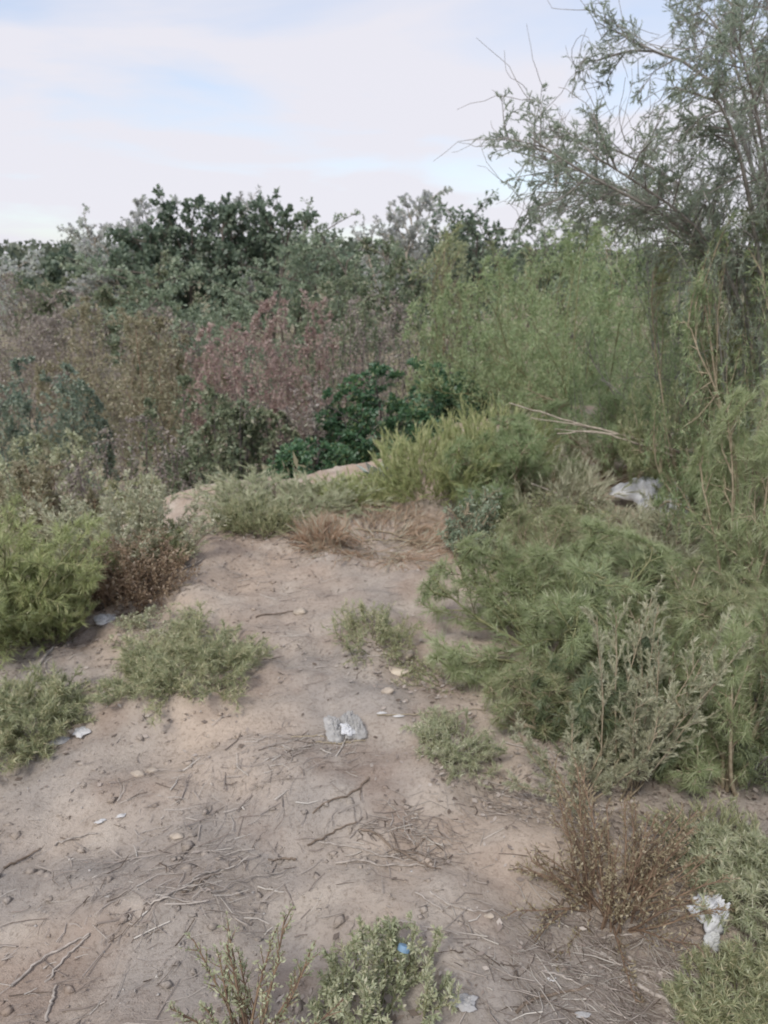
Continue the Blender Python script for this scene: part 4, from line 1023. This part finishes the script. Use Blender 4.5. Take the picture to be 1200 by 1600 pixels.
def bottle_cap():
    b = at(630, 1486, ground(630, 1490)[1] - 0.10)
    n = 48; th = np.linspace(0, 2 * np.pi, n + 1)[:-1]
    ridge = 1 + 0.035 * np.where(np.arange(n) % 2, 1, -1)
    prof = [(0.0138, 0.000, 1), (0.0140, 0.002, 1), (0.0140, 0.010, 1), (0.0132, 0.0122, 0), (0.011, 0.013, 0), (0.0005, 0.0131, 0)]
    V = np.concatenate([np.stack([np.cos(th) * r * (ridge if k else 1), np.sin(th) * r * (ridge if k else 1), np.full(n, z)], 1) for r, z, k in prof])
    j = np.arange(n); jn = (j + 1) % n
    Q = np.concatenate([np.stack([i * n + j, i * n + jn, (i + 1) * n + jn, (i + 1) * n + j], 1) for i in range(len(prof) - 1)])
    Q = np.concatenate([Q])
    o = obj('bottle_cap', make_mesh('bottle_cap', V, [Q], M['cap_blue'], False))
    o.location = (b[0], b[1], b[2]); o.rotation_euler = (-0.35, 0.5, 0.4)
    tag(o, 'light blue plastic bottle cap in the weed at the bottom', 'bottle cap')
bottle_cap()

def broken_board():
    b = ground(622, 1052)
    out = np.array([(-0.055, -0.018), (0.0, -0.03), (0.062, 0.006), (0.045, 0.022), (-0.01, 0.026), (-0.045, 0.02)]) * 1.2
    V = np.concatenate([np.c_[out, np.full(6, 0.0)], np.c_[out * 0.97, np.array([0.010, 0.012, 0.008, 0.010, 0.014, 0.012])]])
    quads = np.array([[i, (i + 1) % 6, 6 + (i + 1) % 6, 6 + i] for i in range(6)])
    caps = np.array([[5, 4, 3, 2, 1, 0], [6, 7, 8, 9, 10, 11]])
    o = obj('broken_board', make_mesh('broken_board', V, [quads, caps], M['card']))
    o.location = (b[0], b[1], b[2] + 0.006); o.rotation_euler = (0.16, 0.06, 0.1)
    tag(o, 'flat pale tan broken board piece lying on the dirt', 'board')
broken_board()
GK = 'stones on the dirt'
def stone(label, px, py, wpx, seed, flat=0.6, rot=0.0):
    b = ground(px, py); t = b[1] / ray(px, py)[1]; w = wpx * t / FPX / 2
    v, f = ico()
    for _ in range(2):                                        # subdivide
        e = {}; vl = [tuple(x) for x in v]; nf = []
        def midp(a, c):
            k = (min(a, c), max(a, c))
            if k not in e:
                e[k] = len(vl); vl.append(tuple(unit((np.array(vl[a]) + np.array(vl[c])) / 2)))
            return e[k]
        for a, c, d in f:
            x, y, z = midp(a, c), midp(c, d), midp(d, a)
            nf += [(a, x, z), (c, y, x), (d, z, y), (x, y, z)]
        v = np.array(vl); f = np.array(nf)
    n = 0.55 * vnoise(v[:, 0] * 1.6 + v[:, 2], v[:, 1] * 1.6 - v[:, 2], seed) + 0.25 * vnoise(v[:, 0] * 4, v[:, 1] * 4 + v[:, 2] * 3, seed + 1)
    v = v * (1 + n)[:, None] * np.array((w, w * 0.7, w * flat))
    o = obj('stone', make_mesh('stone', v, [f], M['stone'], True))
    o.location = (b[0], b[1], b[2] + w * flat * 0.3); o.rotation_euler = (0, 0, rot)
    tag(o, label, 'stone', GK)
stone('pale rounded stone behind the broken board', 632, 1026, 30, 401, 0.5, 0.4)
stone('small pale stone below the broken board', 606, 1083, 18, 402, 0.5, 0.2)
stone('pale clod-like stone on the left dirt below the weeds', 216, 1212, 20, 403, 0.6)
stone('smaller clod-like stone right of the pale one on the left dirt', 240, 1206, 18, 404, 0.6)
stone('pale stone in the gravelly streak on the left dirt', 277, 1309, 20, 405, 0.5)
stone('pale stone at the crumbly foot of the left slope', 185, 1078, 26, 406, 0.6)
stone('tan stone on the path above the centre', 470, 958, 22, 407, 0.5)
stone('flat stone at the foot of the brown dry bush', 905, 1402, 24, 408, 0.4, 0.9)
stone('pale stone at the bottom below the forked stick', 765, 1437, 16, 409, 0.5)
